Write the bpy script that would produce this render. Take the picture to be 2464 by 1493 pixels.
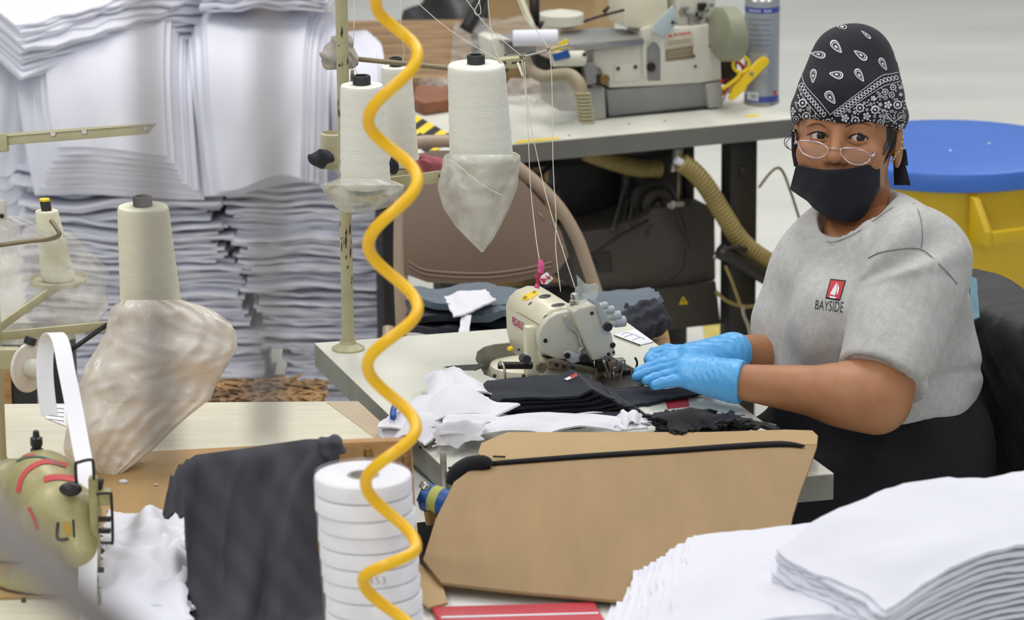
import bpy, bmesh, math, random
import numpy as np
from mathutils import Vector, Matrix
from mathutils.bvhtree import BVHTree

for o in list(bpy.data.objects): bpy.data.objects.remove(o, do_unlink=True)
S = bpy.context.scene
COL = S.collection
random.seed(4)

# ------------------------------------------------------------------ camera
F = 9000.0; CX, CY = 1232.0, 746.5            # focal length and centre for a 2464 x 1493 frame
PITCH = math.radians(15.0); ROLL = math.radians(0.45)
CAM = np.array([0.0, 0.0, 2.40])
fw = np.array([0, math.cos(PITCH), -math.sin(PITCH)])
up0 = np.array([0, math.sin(PITCH), math.cos(PITCH)]); rt0 = np.array([1.0, 0, 0])
rt = rt0*math.cos(ROLL) - up0*math.sin(ROLL); up = up0*math.cos(ROLL) + rt0*math.sin(ROLL)
cd = bpy.data.cameras.new('camera'); co = bpy.data.objects.new('camera', cd); COL.objects.link(co)
co.matrix_world = Matrix(((rt[0], up[0], -fw[0], CAM[0]), (rt[1], up[1], -fw[1], CAM[1]), (rt[2], up[2], -fw[2], CAM[2]), (0, 0, 0, 1)))
cd.sensor_width = 36.0; cd.sensor_fit = 'HORIZONTAL'; cd.lens = 36.0*F/2464.0
cd.clip_start = 0.2; cd.clip_end = 100
cd.dof.use_dof = True; cd.dof.focus_distance = 5.85; cd.dof.aperture_fstop = 7.6
S.camera = co

# ------------------------------------------------------------------ world, lamps, exposure
W = bpy.data.worlds.new('world'); S.world = W; W.use_nodes = True
bg = W.node_tree.nodes['Background']; bg.inputs[0].default_value = (0.90, 0.95, 1.0, 1); bg.inputs[1].default_value = 0.44
def lamp(name, loc, sx, sy, power, col, target=None):
    l = bpy.data.lights.new(name, 'AREA'); l.shape = 'RECTANGLE'; l.size = sx; l.size_y = sy; l.energy = power; l.color = col
    o = bpy.data.objects.new(name, l); COL.objects.link(o); o.location = loc
    if target is not None:
        o.rotation_euler = (Vector(target)-Vector(loc)).to_track_quat('-Z', 'Y').to_euler()
    return o
for i, (x, y, p) in enumerate(((-2.3, 3.2, 48), (0.6, 3.2, 22), (-2.6, 6.6, 75), (0.4, 6.9, 75), (2.9, 6.4, 50), (-1.0, 10.2, 80), (2.2, 10.2, 80), (-2.4, -0.6, 165), (1.2, -0.8, 60))):  # the pair behind the camera is added fill to brighten front faces
    lamp('fluorescent_and_fill_light', (x, y, 4.4), 0.5, 2.4, p*0.74, (1.0, 0.97, 0.92))
S.view_settings.view_transform = 'Standard'; S.view_settings.look = 'None'
S.view_settings.exposure = 0.0; S.view_settings.gamma = 1.0
S.view_settings.use_curve_mapping = False

# ------------------------------------------------------------------ geometry helpers
def ray(px, py): return fw + rt*(px-CX)/F - up*(py-CY)/F
def PD(px, py, d): return CAM + ray(px, py)*d                     # point at a depth
def PZ(px, py, z):                                                # point on a level plane
    r = ray(px, py); return CAM + r*((z-CAM[2])/r[2])
def PY(px, py, y): r = ray(px, py); return CAM + r*(y/r[1])       # point on an upright plane
def PP(px, py, q, n):                                             # point on any plane
    r = ray(px, py); n = np.asarray(n, float); return CAM + r*(((np.asarray(q)-CAM)@n)/(r@n))
def DZ(y, z): return y*math.cos(PITCH) + (2.40-z)*math.sin(PITCH)
V = lambda *a: np.array(a, float)
def nrm(v): v = np.asarray(v, float); return v/np.linalg.norm(v)

def lin(c):
    c = c/255.0; return c/12.92 if c <= 0.04045 else ((c+0.055)/1.055)**2.4
def rgb(r, g, b): return (lin(r), lin(g), lin(b), 1.0)

MATS = {}
def mat(name, col, rough=0.6, metal=0.0, var=0.0, vscale=8.0, bump=0.0, bscale=60.0, col2=None, stretch=(1, 1, 1), alpha=1.0, trans=0.0, sheen=0.0, spec=0.5, grain=0.0):
    """procedural principled material: two tones mixed by noise, plus fine relief"""
    if name in MATS: return MATS[name]
    m = bpy.data.materials.new(name); m.use_nodes = True
    nt = m.node_tree; b = nt.nodes['Principled BSDF']; L = nt.links.new
    b.inputs['Roughness'].default_value = rough; b.inputs['Metallic'].default_value = metal
    b.inputs['Specular IOR Level'].default_value = spec
    if sheen: b.inputs['Sheen Weight'].default_value = sheen
    if trans: b.inputs['Transmission Weight'].default_value = trans
    b.inputs['Alpha'].default_value = alpha
    tc = nt.nodes.new('ShaderNodeTexCoord'); mp = nt.nodes.new('ShaderNodeMapping'); mp.inputs['Scale'].default_value = stretch
    L(tc.outputs['Object'], mp.inputs['Vector'])
    if col2 is None:
        k = 1.0-var; col2 = (col[0]*k, col[1]*k, col[2]*k, 1)
    n1 = nt.nodes.new('ShaderNodeTexNoise'); n1.inputs['Scale'].default_value = vscale; n1.inputs['Detail'].default_value = 5; n1.inputs['Roughness'].default_value = 0.62
    L(mp.outputs[0], n1.inputs['Vector'])
    rp = nt.nodes.new('ShaderNodeValToRGB'); rp.color_ramp.elements[0].position = 0.36; rp.color_ramp.elements[1].position = 0.66
    rp.color_ramp.elements[0].color = col2; rp.color_ramp.elements[1].color = col
    L(n1.outputs[0], rp.inputs[0])
    out = rp.outputs[0]
    if grain:
        n3 = nt.nodes.new('ShaderNodeTexNoise'); n3.inputs['Scale'].default_value = 420; n3.inputs['Detail'].default_value = 2
        L(tc.outputs['Object'], n3.inputs['Vector'])
        mr = nt.nodes.new('ShaderNodeMapRange'); mr.inputs[1].default_value = 0.3; mr.inputs[2].default_value = 0.7; mr.inputs[3].default_value = 1-grain; mr.inputs[4].default_value = 1+grain
        L(n3.outputs[0], mr.inputs[0])
        mx = nt.nodes.new('ShaderNodeMix'); mx.data_type = 'RGBA'; mx.blend_type = 'MULTIPLY'; mx.inputs[0].default_value = 1
        L(out, mx.inputs[6]); L(mr.outputs[0], mx.inputs[7]); out = mx.outputs[2]
    L(out, b.inputs['Base Color'])
    if bump:
        n2 = nt.nodes.new('ShaderNodeTexNoise'); n2.inputs['Scale'].default_value = bscale; n2.inputs['Detail'].default_value = 3
        L(mp.outputs[0], n2.inputs['Vector'])
        bp = nt.nodes.new('ShaderNodeBump'); bp.inputs['Strength'].default_value = bump; bp.inputs['Distance'].default_value = 0.004
        L(n2.outputs[0], bp.inputs['Height']); L(bp.outputs[0], b.inputs['Normal'])
    MATS[name] = m; return m

def film(name, col, a0, a1, scale=14, rough=0.25):
    """thin wrinkled plastic film"""
    if name in MATS: return MATS[name]
    m = bpy.data.materials.new(name); m.use_nodes = True; nt = m.node_tree; b = nt.nodes['Principled BSDF']; L = nt.links.new
    b.inputs['Base Color'].default_value = col; b.inputs['Roughness'].default_value = rough
    tc = nt.nodes.new('ShaderNodeTexCoord'); n = nt.nodes.new('ShaderNodeTexNoise'); n.inputs['Scale'].default_value = scale; n.inputs['Detail'].default_value = 6; n.inputs['Distortion'].default_value = 1.2
    L(tc.outputs['Object'], n.inputs['Vector'])
    mr = nt.nodes.new('ShaderNodeMapRange'); mr.inputs[1].default_value = 0.35; mr.inputs[2].default_value = 0.65; mr.inputs[3].default_value = a0; mr.inputs[4].default_value = a1
    L(n.outputs[0], mr.inputs[0]); L(mr.outputs[0], b.inputs['Alpha'])
    bp = nt.nodes.new('ShaderNodeBump'); bp.inputs['Strength'].default_value = 0.5; bp.inputs['Distance'].default_value = 0.01
    L(n.outputs[0], bp.inputs['Height']); L(bp.outputs[0], b.inputs['Normal'])
    MATS[name] = m; return m

def tag(o, label=None, cat=None, group=None, kind=None):
    if label: o['label'] = label
    if cat: o['category'] = cat
    if group: o['group'] = group
    if kind: o['kind'] = kind
    return o
def empty(name, loc, label, cat, group=None):
    o = bpy.data.objects.new(name, None); o.empty_display_size = 0.05; COL.objects.link(o); o.location = Vector(loc)
    tag(o, label, cat, group)
    o.matrix_world = Matrix.Translation(Vector(loc)); return o
def link(name, me, m, parent=None, smooth=False):
    o = bpy.data.objects.new(name, me); COL.objects.link(o)
    if m is not None: me.materials.append(m)
    if smooth: me.polygons.foreach_set('use_smooth', [True]*len(me.polygons))
    # every mesh gets its origin at its own centre, so that no vertex data sits far from the object
    n = len(me.vertices); a = np.empty(n*3); me.vertices.foreach_get('co', a); a = a.reshape(-1, 3)
    c = (a.min(0)+a.max(0))/2; c[2] = a[:, 2].min()
    me.vertices.foreach_set('co', (a-c).ravel()); me.update()
    base = V(0, 0, 0)
    if parent is not None:
        o.parent = parent; p = parent; 
        while p is not None: base = base + np.array(p.location); p = p.parent
    o.location = Vector(c-base); return o
def mesh(name, vs, fs, m, parent=None, smooth=False):
    me = bpy.data.meshes.new(name); me.from_pydata([tuple(map(float, v)) for v in vs], [], [tuple(int(i) for i in f) for f in fs]); me.validate(); me.update()
    return link(name, me, m, parent, smooth)
def bmobj(name, bm, m, parent=None, smooth=False):
    me = bpy.data.meshes.new(name); bmesh.ops.recalc_face_normals(bm, faces=bm.faces); bm.to_mesh(me); bm.free(); return link(name, me, m, parent, smooth)
def autosmooth(o, ang=35):
    me = o.data; me.polygons.foreach_set('use_smooth', [True]*len(me.polygons))
    bm = bmesh.new(); bm.from_mesh(me)
    for e in bm.edges:
        e.smooth = not (len(e.link_faces) == 2 and e.calc_face_angle(0) > math.radians(ang))
    bm.to_mesh(me); bm.free(); return o

def frame(origin, ax, ay=None, az=None):
    """4x4 from three axes"""
    ax = nrm(ax); az = nrm(az) if az is not None else nrm(np.cross(ax, ay)); ay = nrm(np.cross(az, ax))
    return np.array([[ax[0], ay[0], az[0], origin[0]], [ax[1], ay[1], az[1], origin[1]], [ax[2], ay[2], az[2], origin[2]], [0, 0, 0, 1.0]])
def yaw(origin, deg):
    a = math.radians(deg); return frame(origin, V(math.cos(a), math.sin(a), 0), None, V(0, 0, 1))
I4 = np.eye(4)
def T(M, p): p = np.atleast_2d(np.asarray(p, float)); return p@M[:3, :3].T + M[:3, 3]

def box(name, c, s, m, parent=None, M=I4, bev=0.002, seg=2):
    bm = bmesh.new(); bmesh.ops.create_cube(bm, size=1.0)
    for v in bm.verts: v.co = Vector((v.co.x*s[0]+c[0], v.co.y*s[1]+c[1], v.co.z*s[2]+c[2]))
    if bev > 0: bmesh.ops.bevel(bm, geom=list(bm.edges), offset=min(bev, min(s)*0.45), segments=seg, profile=0.5, affect='EDGES')
    for v in bm.verts: v.co = Vector(T(M, v.co)[0])
    return autosmooth(bmobj(name, bm, m, parent))
def prism(name, pts, d, m, parent=None, bev=0.0, seg=2, two=True):
    """closed 3D outline (planar) extruded by vector d"""
    pts = [np.asarray(p, float) for p in pts]; n = len(pts)
    bm = bmesh.new(); a = [bm.verts.new(p) for p in pts]; f = bm.faces.new(a)
    r = bmesh.ops.extrude_face_region(bm, geom=[f]); vs = [g for g in r['geom'] if isinstance(g, bmesh.types.BMVert)]
    for v in vs: v.co += Vector(d)
    bmesh.ops.recalc_face_normals(bm, faces=bm.faces)
    if bev > 0:
        es = [e for e in bm.edges if len(e.link_faces) == 2 and e.calc_face_angle(0) > 0.5]
        bmesh.ops.bevel(bm, geom=es, offset=bev, segments=seg, profile=0.5, affect='EDGES', clamp_overlap=True)
    big = [f for f in bm.faces if len(f.verts) > 4]
    if big: bmesh.ops.triangulate(bm, faces=big)
    return autosmooth(bmobj(name, bm, m, parent))
def trace(name, px, q, n, th, m, parent=None, bev=0.0, seg=2, rnd=0):
    """outline seen in the picture, laid on the plane (q,n), thickness th going away from the viewer"""
    n = nrm(n)
    pts = [PP(x, y, q, n) for x, y in px]
    if rnd: pts = rounded(pts, rnd)
    d = -n*th if n@fw < 0 else n*th
    return prism(name, pts, d, m, parent, bev, seg)
def rounded(pts, k):
    """corner cutting"""
    for _ in range(k):
        q = []
        for i in range(len(pts)):
            a, b = pts[i], pts[(i+1) % len(pts)]; q += [a*0.75+b*0.25, a*0.25+b*0.75]
        pts = q
    return pts
def spline(P, n=8, closed=False):
    P = [np.asarray(p, float) for p in P]; out = []; N = len(P)
    for i in range(N if closed else N-1):
        if closed: p0, p1, p2, p3 = P[(i-1) % N], P[i], P[(i+1) % N], P[(i+2) % N]
        else: p0, p1, p2, p3 = P[max(i-1, 0)], P[i], P[i+1], P[min(i+2, N-1)]
        for k in range(n):
            t = k/n
            out.append(0.5*((2*p1)+(-p0+p2)*t+(2*p0-5*p1+4*p2-p3)*t*t+(-p0+3*p1-3*p2+p3)*t**3))
    if not closed: out.append(P[-1])
    return np.array(out)
def tube(name, P, r, m, parent=None, n=8, sub=6, closed=False, flat=None, caps=True):
    """swept round bar; r number or list; flat=(kx,ky) squashes the section"""
    C = spline(P, sub, closed) if sub > 1 else np.array(P, float); K = len(C)
    r = np.interp(np.linspace(0, 1, K), np.linspace(0, 1, len(r)), r) if hasattr(r, '__len__') else np.full(K, r)
    tg = (np.roll(C, -1, 0)-np.roll(C, 1, 0)) if closed else np.gradient(C, axis=0)
    vs = []; ref = None
    for i in range(K):
        t = tg[i]/(np.linalg.norm(tg[i])+1e-12)
        if ref is None:
            ref = np.cross(t, V(0, 0, 1)); 
            if np.linalg.norm(ref) < 0.05: ref = np.cross(t, V(1, 0, 0))
        ref = nrm(ref-t*(ref@t)); b = np.cross(t, ref)
        for k in range(n):
            a = 2*math.pi*k/n; kx, ky = flat or (1, 1)
            vs.append(C[i]+(ref*math.cos(a)*kx+b*math.sin(a)*ky)*r[i])
    fs = []
    for i in range(K if closed else K-1):
        j = (i+1) % K
        for k in range(n):
            k2 = (k+1) % n; fs.append((i*n+k, i*n+k2, j*n+k2, j*n+k))
    if not closed and caps: fs += [tuple(range(n))[::-1], tuple(range((K-1)*n, K*n))]
    return mesh(name, vs, fs, m, parent, True)
def lathe(name, prof, m, parent=None, M=I4, n=32, smooth=True, ang=40):
    """profile [(r,z)] turned round local z"""
    vs = []; fs = []; K = len(prof)
    for r, z in prof:
        for k in range(n):
            a = 2*math.pi*k/n; vs.append((r*math.cos(a), r*math.sin(a), z))
    for i in range(K-1):
        for k in range(n):
            k2 = (k+1) % n; fs.append((i*n+k, i*n+k2, (i+1)*n+k2, (i+1)*n+k))
    if prof[0][0] > 1e-6: fs.append(tuple(range(n))[::-1])
    if prof[-1][0] > 1e-6: fs.append(tuple(range((K-1)*n, K*n)))
    o = mesh(name, T(M, vs), fs, m, parent, False); return autosmooth(o, ang)
def cyl(name, a, b, r, m, parent=None, n=20, r2=None):
    a = np.asarray(a, float); b = np.asarray(b, float); ax = nrm(b-a); h = np.linalg.norm(b-a)
    x = np.cross(ax, V(0, 0, 1)); x = x if np.linalg.norm(x) > 0.01 else V(1, 0, 0)
    M = frame(a, x, None, ax); r2 = r if r2 is None else r2; e = min(r, r2, h)*0.12
    return lathe(name, [(r-e, 0), (r, e), (r2, h-e), (r2-e, h)], m, parent, M, n)
def ball(name, c, r, m, parent=None, n=12, s=(1, 1, 1), M=None):
    bm = bmesh.new(); bmesh.ops.create_uvsphere(bm, u_segments=n*2, v_segments=n, radius=1.0)
    for v in bm.verts:
        p = V(v.co.x*r*s[0], v.co.y*r*s[1], v.co.z*r*s[2])
        if M is not None: p = M[:3, :3]@p
        v.co = Vector(p+np.asarray(c))
    return bmobj(name, bm, m, parent, True)
def sheet(name, fn, nu, nv, th, m, parent=None, smooth=True, hole=None):
    """thin slab: fn(u,v)->(...,3) vectorised, thickness th along the normal"""
    u, v = np.meshgrid(np.linspace(0, 1, nu), np.linspace(0, 1, nv), indexing='ij')
    P = fn(u, v); du = np.gradient(P, axis=0); dv = np.gradient(P, axis=1)
    N = np.cross(du, dv); N /= (np.linalg.norm(N, axis=2, keepdims=True)+1e-12)
    A = (P+N*th/2).reshape(-1, 3); B = (P-N*th/2).reshape(-1, 3); n = nu*nv
    fs = []; idx = lambda i, j: i*nv+j
    for i in range(nu-1):
        for j in range(nv-1):
            fs.append((idx(i, j), idx(i+1, j), idx(i+1, j+1), idx(i, j+1)))
            fs.append((n+idx(i, j), n+idx(i, j+1), n+idx(i+1, j+1), n+idx(i+1, j)))
    for i in range(nu-1):
        fs.append((idx(i, 0), n+idx(i, 0), n+idx(i+1, 0), idx(i+1, 0)))
        fs.append((idx(i, nv-1), idx(i+1, nv-1), n+idx(i+1, nv-1), n+idx(i, nv-1)))
    for j in range(nv-1):
        fs.append((idx(0, j), idx(0, j+1), n+idx(0, j+1), n+idx(0, j)))
        fs.append((idx(nu-1, j), n+idx(nu-1, j), n+idx(nu-1, j+1), idx(nu-1, j+1)))
    o = mesh(name, np.vstack([A, B]), fs, m, parent)
    return autosmooth(o, 50) if smooth else o
def wob(x, y, seed, n=5, f0=1.0, f1=4.0):
    r = np.random.RandomState(seed); z = np.zeros_like(np.asarray(x, float))
    for i in range(n):
        f = f0*(f1/f0)**(i/max(n-1, 1)); a = r.rand()*6.283; z = z+np.sin((x*math.cos(a)+y*math.sin(a))*f*6.283+r.rand()*6.283)*(0.8**i)
    return z/2.2
def joined(objs, name):
    """merge meshes made by helpers into one part"""
    bm = bmesh.new(); par = objs[0].parent; m = objs[0].data.materials[0]
    for o in objs:
        b = V(0, 0, 0); p = o
        while p is not None: b = b+np.array(p.location); p = p.parent
        t = o.data.copy(); t.transform(Matrix.Translation(Vector(b))); bm.from_mesh(t); bpy.data.meshes.remove(t)
    for o in objs: bpy.data.objects.remove(o, do_unlink=True)
    me = bpy.data.meshes.new(name); bm.to_mesh(me); bm.free(); return link(name, me, m, par)
def textmesh(s, size=1.0, bold=0.0, shear=0.0):
    c = bpy.data.curves.new('t', 'FONT'); c.body = s; c.size = size; c.offset = bold; c.shear = shear; c.resolution_u = 3
    o = bpy.data.objects.new('t', c); COL.objects.link(o); bpy.context.view_layer.update()
    me = bpy.data.meshes.new_from_object(o.evaluated_get(bpy.context.evaluated_depsgraph_get()))
    vs = np.array([v.co[:] for v in me.vertices]); fs = [tuple(p.vertices) for p in me.polygons]
    bpy.data.objects.remove(o, do_unlink=True); bpy.data.meshes.remove(me); bpy.data.curves.remove(c)
    vs[:, :2] -= (vs[:, :2].min(0)+vs[:, :2].max(0))/2; return vs, fs
def lettering(name, s, q, ex, ey, height, m, parent, width=None, bold=0.0, shear=0.0, lift=0.0006):
    """flat print: letters centred at q, reading along ex, upright ey"""
    vs, fs = textmesh(s, 1.0, bold, shear); h = vs[:, 1].max()-vs[:, 1].min(); w = vs[:, 0].max()-vs[:, 0].min()
    ky = height/h; kx = (width/w) if width else ky; ex = nrm(ex); ey = nrm(ey); nn = np.cross(ex, ey)
    P = np.asarray(q)+vs[:, :1]*kx*ex+vs[:, 1:2]*ky*ey+nn*lift
    return mesh(name, P, fs, m, parent)

# ------------------------------------------------------------------ signed-distance modelling
def smin(a, b, k):
    h = np.clip(0.5+0.5*(b-a)/k, 0, 1); return b+(a-b)*h-k*h*(1-h)
def smax(a, b, k): return -smin(-a, -b, k)
def cap(P, a, b, r0, r1):
    a = np.asarray(a, np.float32); b = np.asarray(b, np.float32); ab = b-a; t = np.clip(((P-a)@ab)/(ab@ab), 0, 1)
    return np.linalg.norm(P-a-t[..., None]*ab, axis=-1)-(r0+(r1-r0)*t)
def ell(P, c, r, R=None):
    q = P-np.asarray(c, np.float32)
    if R is not None: q = q@np.asarray(R, np.float32)
    r = np.asarray(r, np.float32); k0 = np.linalg.norm(q/r, axis=-1); k1 = np.linalg.norm(q/(r*r), axis=-1)+1e-9
    return k0*(k0-1)/k1
def surfnet(fn, lo, hi, h):
    """naive surface nets over fn(P) < 0"""
    ax = [np.arange(lo[i], hi[i]+h, h, dtype=np.float32) for i in range(3)]
    G = np.stack(np.meshgrid(*ax, indexing='ij'), -1); D = np.asarray(fn(G), np.float32); s = D < 0
    nx, ny, nz = D.shape; cnt = np.zeros((nx-1, ny-1, nz-1), np.int8); sl = [slice(0, -1), slice(1, None)]
    for i in (0, 1):
        for j in (0, 1):
            for k in (0, 1): cnt += s[sl[i], sl[j], sl[k]]
    act = (cnt > 0) & (cnt < 8); ids = np.full(act.shape, -1, np.int64); ci = np.argwhere(act); ids[act] = np.arange(len(ci))
    acc = np.zeros((len(ci), 3)); w = np.zeros(len(ci))
    C = [(0, 0, 0), (1, 0, 0), (0, 1, 0), (1, 1, 0), (0, 0, 1), (1, 0, 1), (0, 1, 1), (1, 1, 1)]
    val = [D[ci[:, 0]+c[0], ci[:, 1]+c[1], ci[:, 2]+c[2]] for c in C]
    for a in range(8):
        for b in range(a+1, 8):
            if sum(abs(C[a][i]-C[b][i]) for i in range(3)) != 1: continue
            m = (val[a] < 0) != (val[b] < 0); t = np.where(m, val[a]/(val[a]-val[b]+1e-20), 0)
            p = np.array(C[a])[None]+t[:, None]*(np.array(C[b])-np.array(C[a]))[None]
            acc[m] += p[m]; w[m] += 1
    vs = np.array(lo)+(ci+acc/w[:, None])*h
    fs = []
    for d in range(3):
        e, f = (d+1) % 3, (d+2) % 3
        a = [slice(None)]*3; b = [slice(None)]*3; a[d] = slice(0, -1); b[d] = slice(1, None)
        s0, s1 = s[tuple(a)], s[tuple(b)]; cr = np.argwhere(s0 != s1); sg = s0[tuple(cr.T)]
        ok = (cr[:, e] > 0) & (cr[:, f] > 0) & (cr[:, e] < D.shape[e]-1) & (cr[:, f] < D.shape[f]-1); cr = cr[ok]; sg = sg[ok]
        def cell(de, df):
            q = cr.copy(); q[:, e] -= de; q[:, f] -= df; return ids[tuple(q.T)]
        Q = np.stack([cell(1, 1), cell(0, 1), cell(0, 0), cell(1, 0)], 1); Q[~sg] = Q[~sg][:, ::-1]; fs.append(Q)
    return vs, np.vstack(fs)
def npmesh(name, vs, fs, m, parent=None):
    me = bpy.data.meshes.new(name); n = len(fs); k = fs.shape[1]
    me.vertices.add(len(vs)); me.vertices.foreach_set('co', np.asarray(vs, np.float64).ravel())
    me.loops.add(n*k); me.loops.foreach_set('vertex_index', fs.astype(np.int32).ravel())
    me.polygons.add(n); me.polygons.foreach_set('loop_start', np.arange(0, n*k, k, dtype=np.int32)); me.polygons.foreach_set('loop_total', np.full(n, k, np.int32))
    me.update(); me.validate(); return link(name, me, m, parent, True)

def relax(vs, fs, it=2, lam=.5):
    """even out the facets of a surface-net mesh"""
    e = np.vstack([fs[:, [0, 1]], fs[:, [1, 2]], fs[:, [2, 3]], fs[:, [3, 0]]]); vs = np.array(vs)
    for _ in range(it):
        acc = np.zeros_like(vs); n = np.zeros(len(vs)); np.add.at(acc, e[:, 0], vs[e[:, 1]]); np.add.at(acc, e[:, 1], vs[e[:, 0]]); np.add.at(n, e[:, 0], 1); np.add.at(n, e[:, 1], 1)
        vs = vs*(1-lam)+lam*acc/n[:, None]
    return vs
# ------------------------------------------------------------------ materials
M_floor = mat('concrete_floor', rgb(226, 226, 219), 0.55, var=0.12, vscale=1.1, col2=rgb(208, 209, 203), bump=0.05, bscale=30, stretch=(0.6, 2.2, 1))
M_lam = mat('laminate_top', rgb(214, 214, 203), 0.45, var=0.06, vscale=9, bump=0.02)
M_lam2 = mat('laminate_cream', rgb(216, 211, 192), 0.5, vscale=5, col2=rgb(205, 199, 178), stretch=(1, 12, 1))
M_edge = mat('table_edge_grey', rgb(136, 136, 126), 0.5, var=0.2, vscale=14)
M_edged = mat('table_edge_dark', rgb(112, 111, 107), 0.55, var=0.1, vscale=10)
M_blk = mat('black_steel', rgb(38, 37, 38), 0.45, var=0.2)
M_dark = mat('dark_iron', rgb(58, 54, 50), 0.4, metal=0.6, var=0.3, vscale=40)
M_hole = mat('tray_dark', rgb(52, 50, 48), 0.6, var=0.15)
M_cream = mat('machine_cream', rgb(226, 221, 197), 0.35, var=0.05, vscale=12)
M_cream2 = mat('machine_cream_grey', rgb(208, 206, 192), 0.38, var=0.08, vscale=14)
M_stand = mat('stand_paint_olive', rgb(186, 181, 146), 0.42, vscale=16, col2=rgb(168, 162, 126))
M_chip = mat('chipped_paint_dark', rgb(70, 60, 48), 0.7)
M_steel = mat('bright_steel', rgb(176, 174, 168), 0.28, metal=0.85, var=0.2, vscale=30)
M_wire = mat('bare_rod', rgb(140, 128, 104), 0.4, metal=0.6, var=0.25, vscale=30)
M_grey = mat('grey_plastic', rgb(176, 182, 184), 0.4, var=0.05)
M_thread = mat('white_thread_cone', rgb(238, 238, 228), 0.8, var=0.05, vscale=60, bump=0.25, bscale=120, stretch=(1, 1, 5))
M_thread2 = mat('cream_thread_cone', rgb(232, 230, 206), 0.8, var=0.05, vscale=60, bump=0.2, bscale=120, stretch=(1, 1, 5))
M_core = mat('black_cone_core', rgb(46, 46, 46), 0.55)
M_film = film('clear_bag_film', rgb(226, 226, 218), 0.26, 0.72)
M_film3 = film('thin_bag_film', rgb(222, 218, 210), 0.14, 0.62, 11)
M_film2 = film('cloudy_bag_film', rgb(236, 228, 218), 0.60, 0.88, 13)
M_shrink = film('shrink_wrap', rgb(236, 236, 244), 0.04, 0.16, 14, 0.12)
M_white = mat('white_jersey', rgb(226, 227, 237), 0.9, vscale=6, col2=rgb(220, 221, 233), bump=0.12, bscale=420, sheen=0.1)
M_white2 = mat('white_rib', rgb(226, 227, 238), 0.9, var=0.06, vscale=9, bump=0.12, bscale=400, sheen=0.1)
M_rag = mat('white_rag', rgb(218, 218, 226), 0.9, var=0.03, bump=0.12, bscale=300)
M_navy = mat('navy_jersey', rgb(26, 32, 45), 0.92, var=0.2, vscale=20, bump=0.15, bscale=400, sheen=0.08)
M_navyd = mat('navy_dark', rgb(15, 16, 24), 0.92, var=0.25, vscale=20, bump=0.12, bscale=300, sheen=0.05)
M_char = mat('charcoal_jersey', rgb(66, 67, 76), 0.95, var=0.22, vscale=7, bump=0.12, bscale=300, sheen=0.08)
M_denim = mat('blue_grey_fleece', rgb(96, 108, 120), 0.95, var=0.14, vscale=12, bump=0.2, bscale=200, sheen=0.1)
M_fluff = mat('dark_fleece_back', rgb(56, 58, 68), 0.97, var=0.45, vscale=38, bump=0.6, bscale=120)
M_card = mat('kraft_cardboard', rgb(158, 131, 94), 0.85, vscale=3.0, col2=rgb(150, 124, 89), bump=0.04, bscale=40, stretch=(6, 1, 1))
M_card2 = mat('kraft_cardboard_light', rgb(180, 152, 110), 0.85, var=0.07, vscale=6)
M_wood = mat('pine_board', rgb(190, 150, 98), 0.6, vscale=5, col2=rgb(160, 116, 66), stretch=(1.5, 1.5, 9), bump=0.05)
M_osb = mat('flake_board', rgb(176, 146, 100), 0.75, vscale=30, col2=rgb(92, 70, 48), bump=0.3, bscale=50, stretch=(1, 3, 1))
M_plank = mat('brown_plank', rgb(160, 128, 88), 0.6, vscale=5, col2=rgb(118, 90, 58), stretch=(1, 9, 9))
M_yel = mat('yellow_hose', rgb(250, 200, 18), 0.35, vscale=20, col2=rgb(244, 186, 14))
M_red = mat('red_plastic', rgb(196, 44, 62), 0.45, var=0.15, vscale=20, stretch=(1, 8, 1))
M_blue = mat('blue_paint', rgb(30, 84, 160), 0.4, var=0.1)
M_brown = mat('chair_brown_steel', rgb(128, 108, 92), 0.42, var=0.06, vscale=6)
M_brownl = mat('chair_tan_steel', rgb(168, 148, 128), 0.4, var=0.06, vscale=6)
M_box = mat('control_box_grey', rgb(78, 73, 68), 0.6, var=0.08)
M_hose = mat('corrugated_hose_tan', rgb(160, 142, 84), 0.55, var=0.2, vscale=25)
M_ink = mat('printed_black', rgb(26, 26, 30), 0.7)
M_inkred = mat('printed_red', rgb(196, 52, 60), 0.7)
M_paper = mat('paper_white', rgb(228, 230, 236), 0.8, var=0.03)
M_yprint = mat('printed_yellow', rgb(236, 206, 40), 0.6)
M_brass = mat('brass', rgb(150, 118, 70), 0.35, metal=0.8, var=0.2)
M_string = mat('sewing_thread', rgb(226, 224, 214), 0.8)
M_tapew = mat('white_twill_tape', rgb(236, 236, 242), 0.7, var=0.02)
M_lint = mat('grey_lint', rgb(176, 170, 162), 0.98, var=0.25, vscale=24, bump=0.6, bscale=90)

# ------------------------------------------------------------------ setting
fl = mesh('floor', [(-14, -4, 0), (14, -4, 0), (14, 24, 0), (-14, 24, 0)], [(0, 1, 2, 3)], M_floor); tag(fl, kind='structure')
mk = trace('floor_marking', [(1690, 782), (1752, 778), (1754, 850), (1700, 840)], V(0, 0, 0.0015), V(0, 0, 1), 0.001, mat('worn_yellow_paint', rgb(214, 196, 110), 0.7, var=0.2, vscale=20), fl)

M_wall = mat('hall_wall', rgb(206, 206, 200), 0.8, var=0.05, vscale=2)
for nm, c, sz in (('wall_back', (0, 20.1, 2.6), (24, 0.2, 5.2)), ('wall_left', (-12.1, 8, 2.6), (0.2, 24, 5.2)), ('wall_right', (12.1, 8, 2.6), (0.2, 24, 5.2))):
    tag(box(nm, c, sz, M_wall, bev=0), kind='structure')

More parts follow.
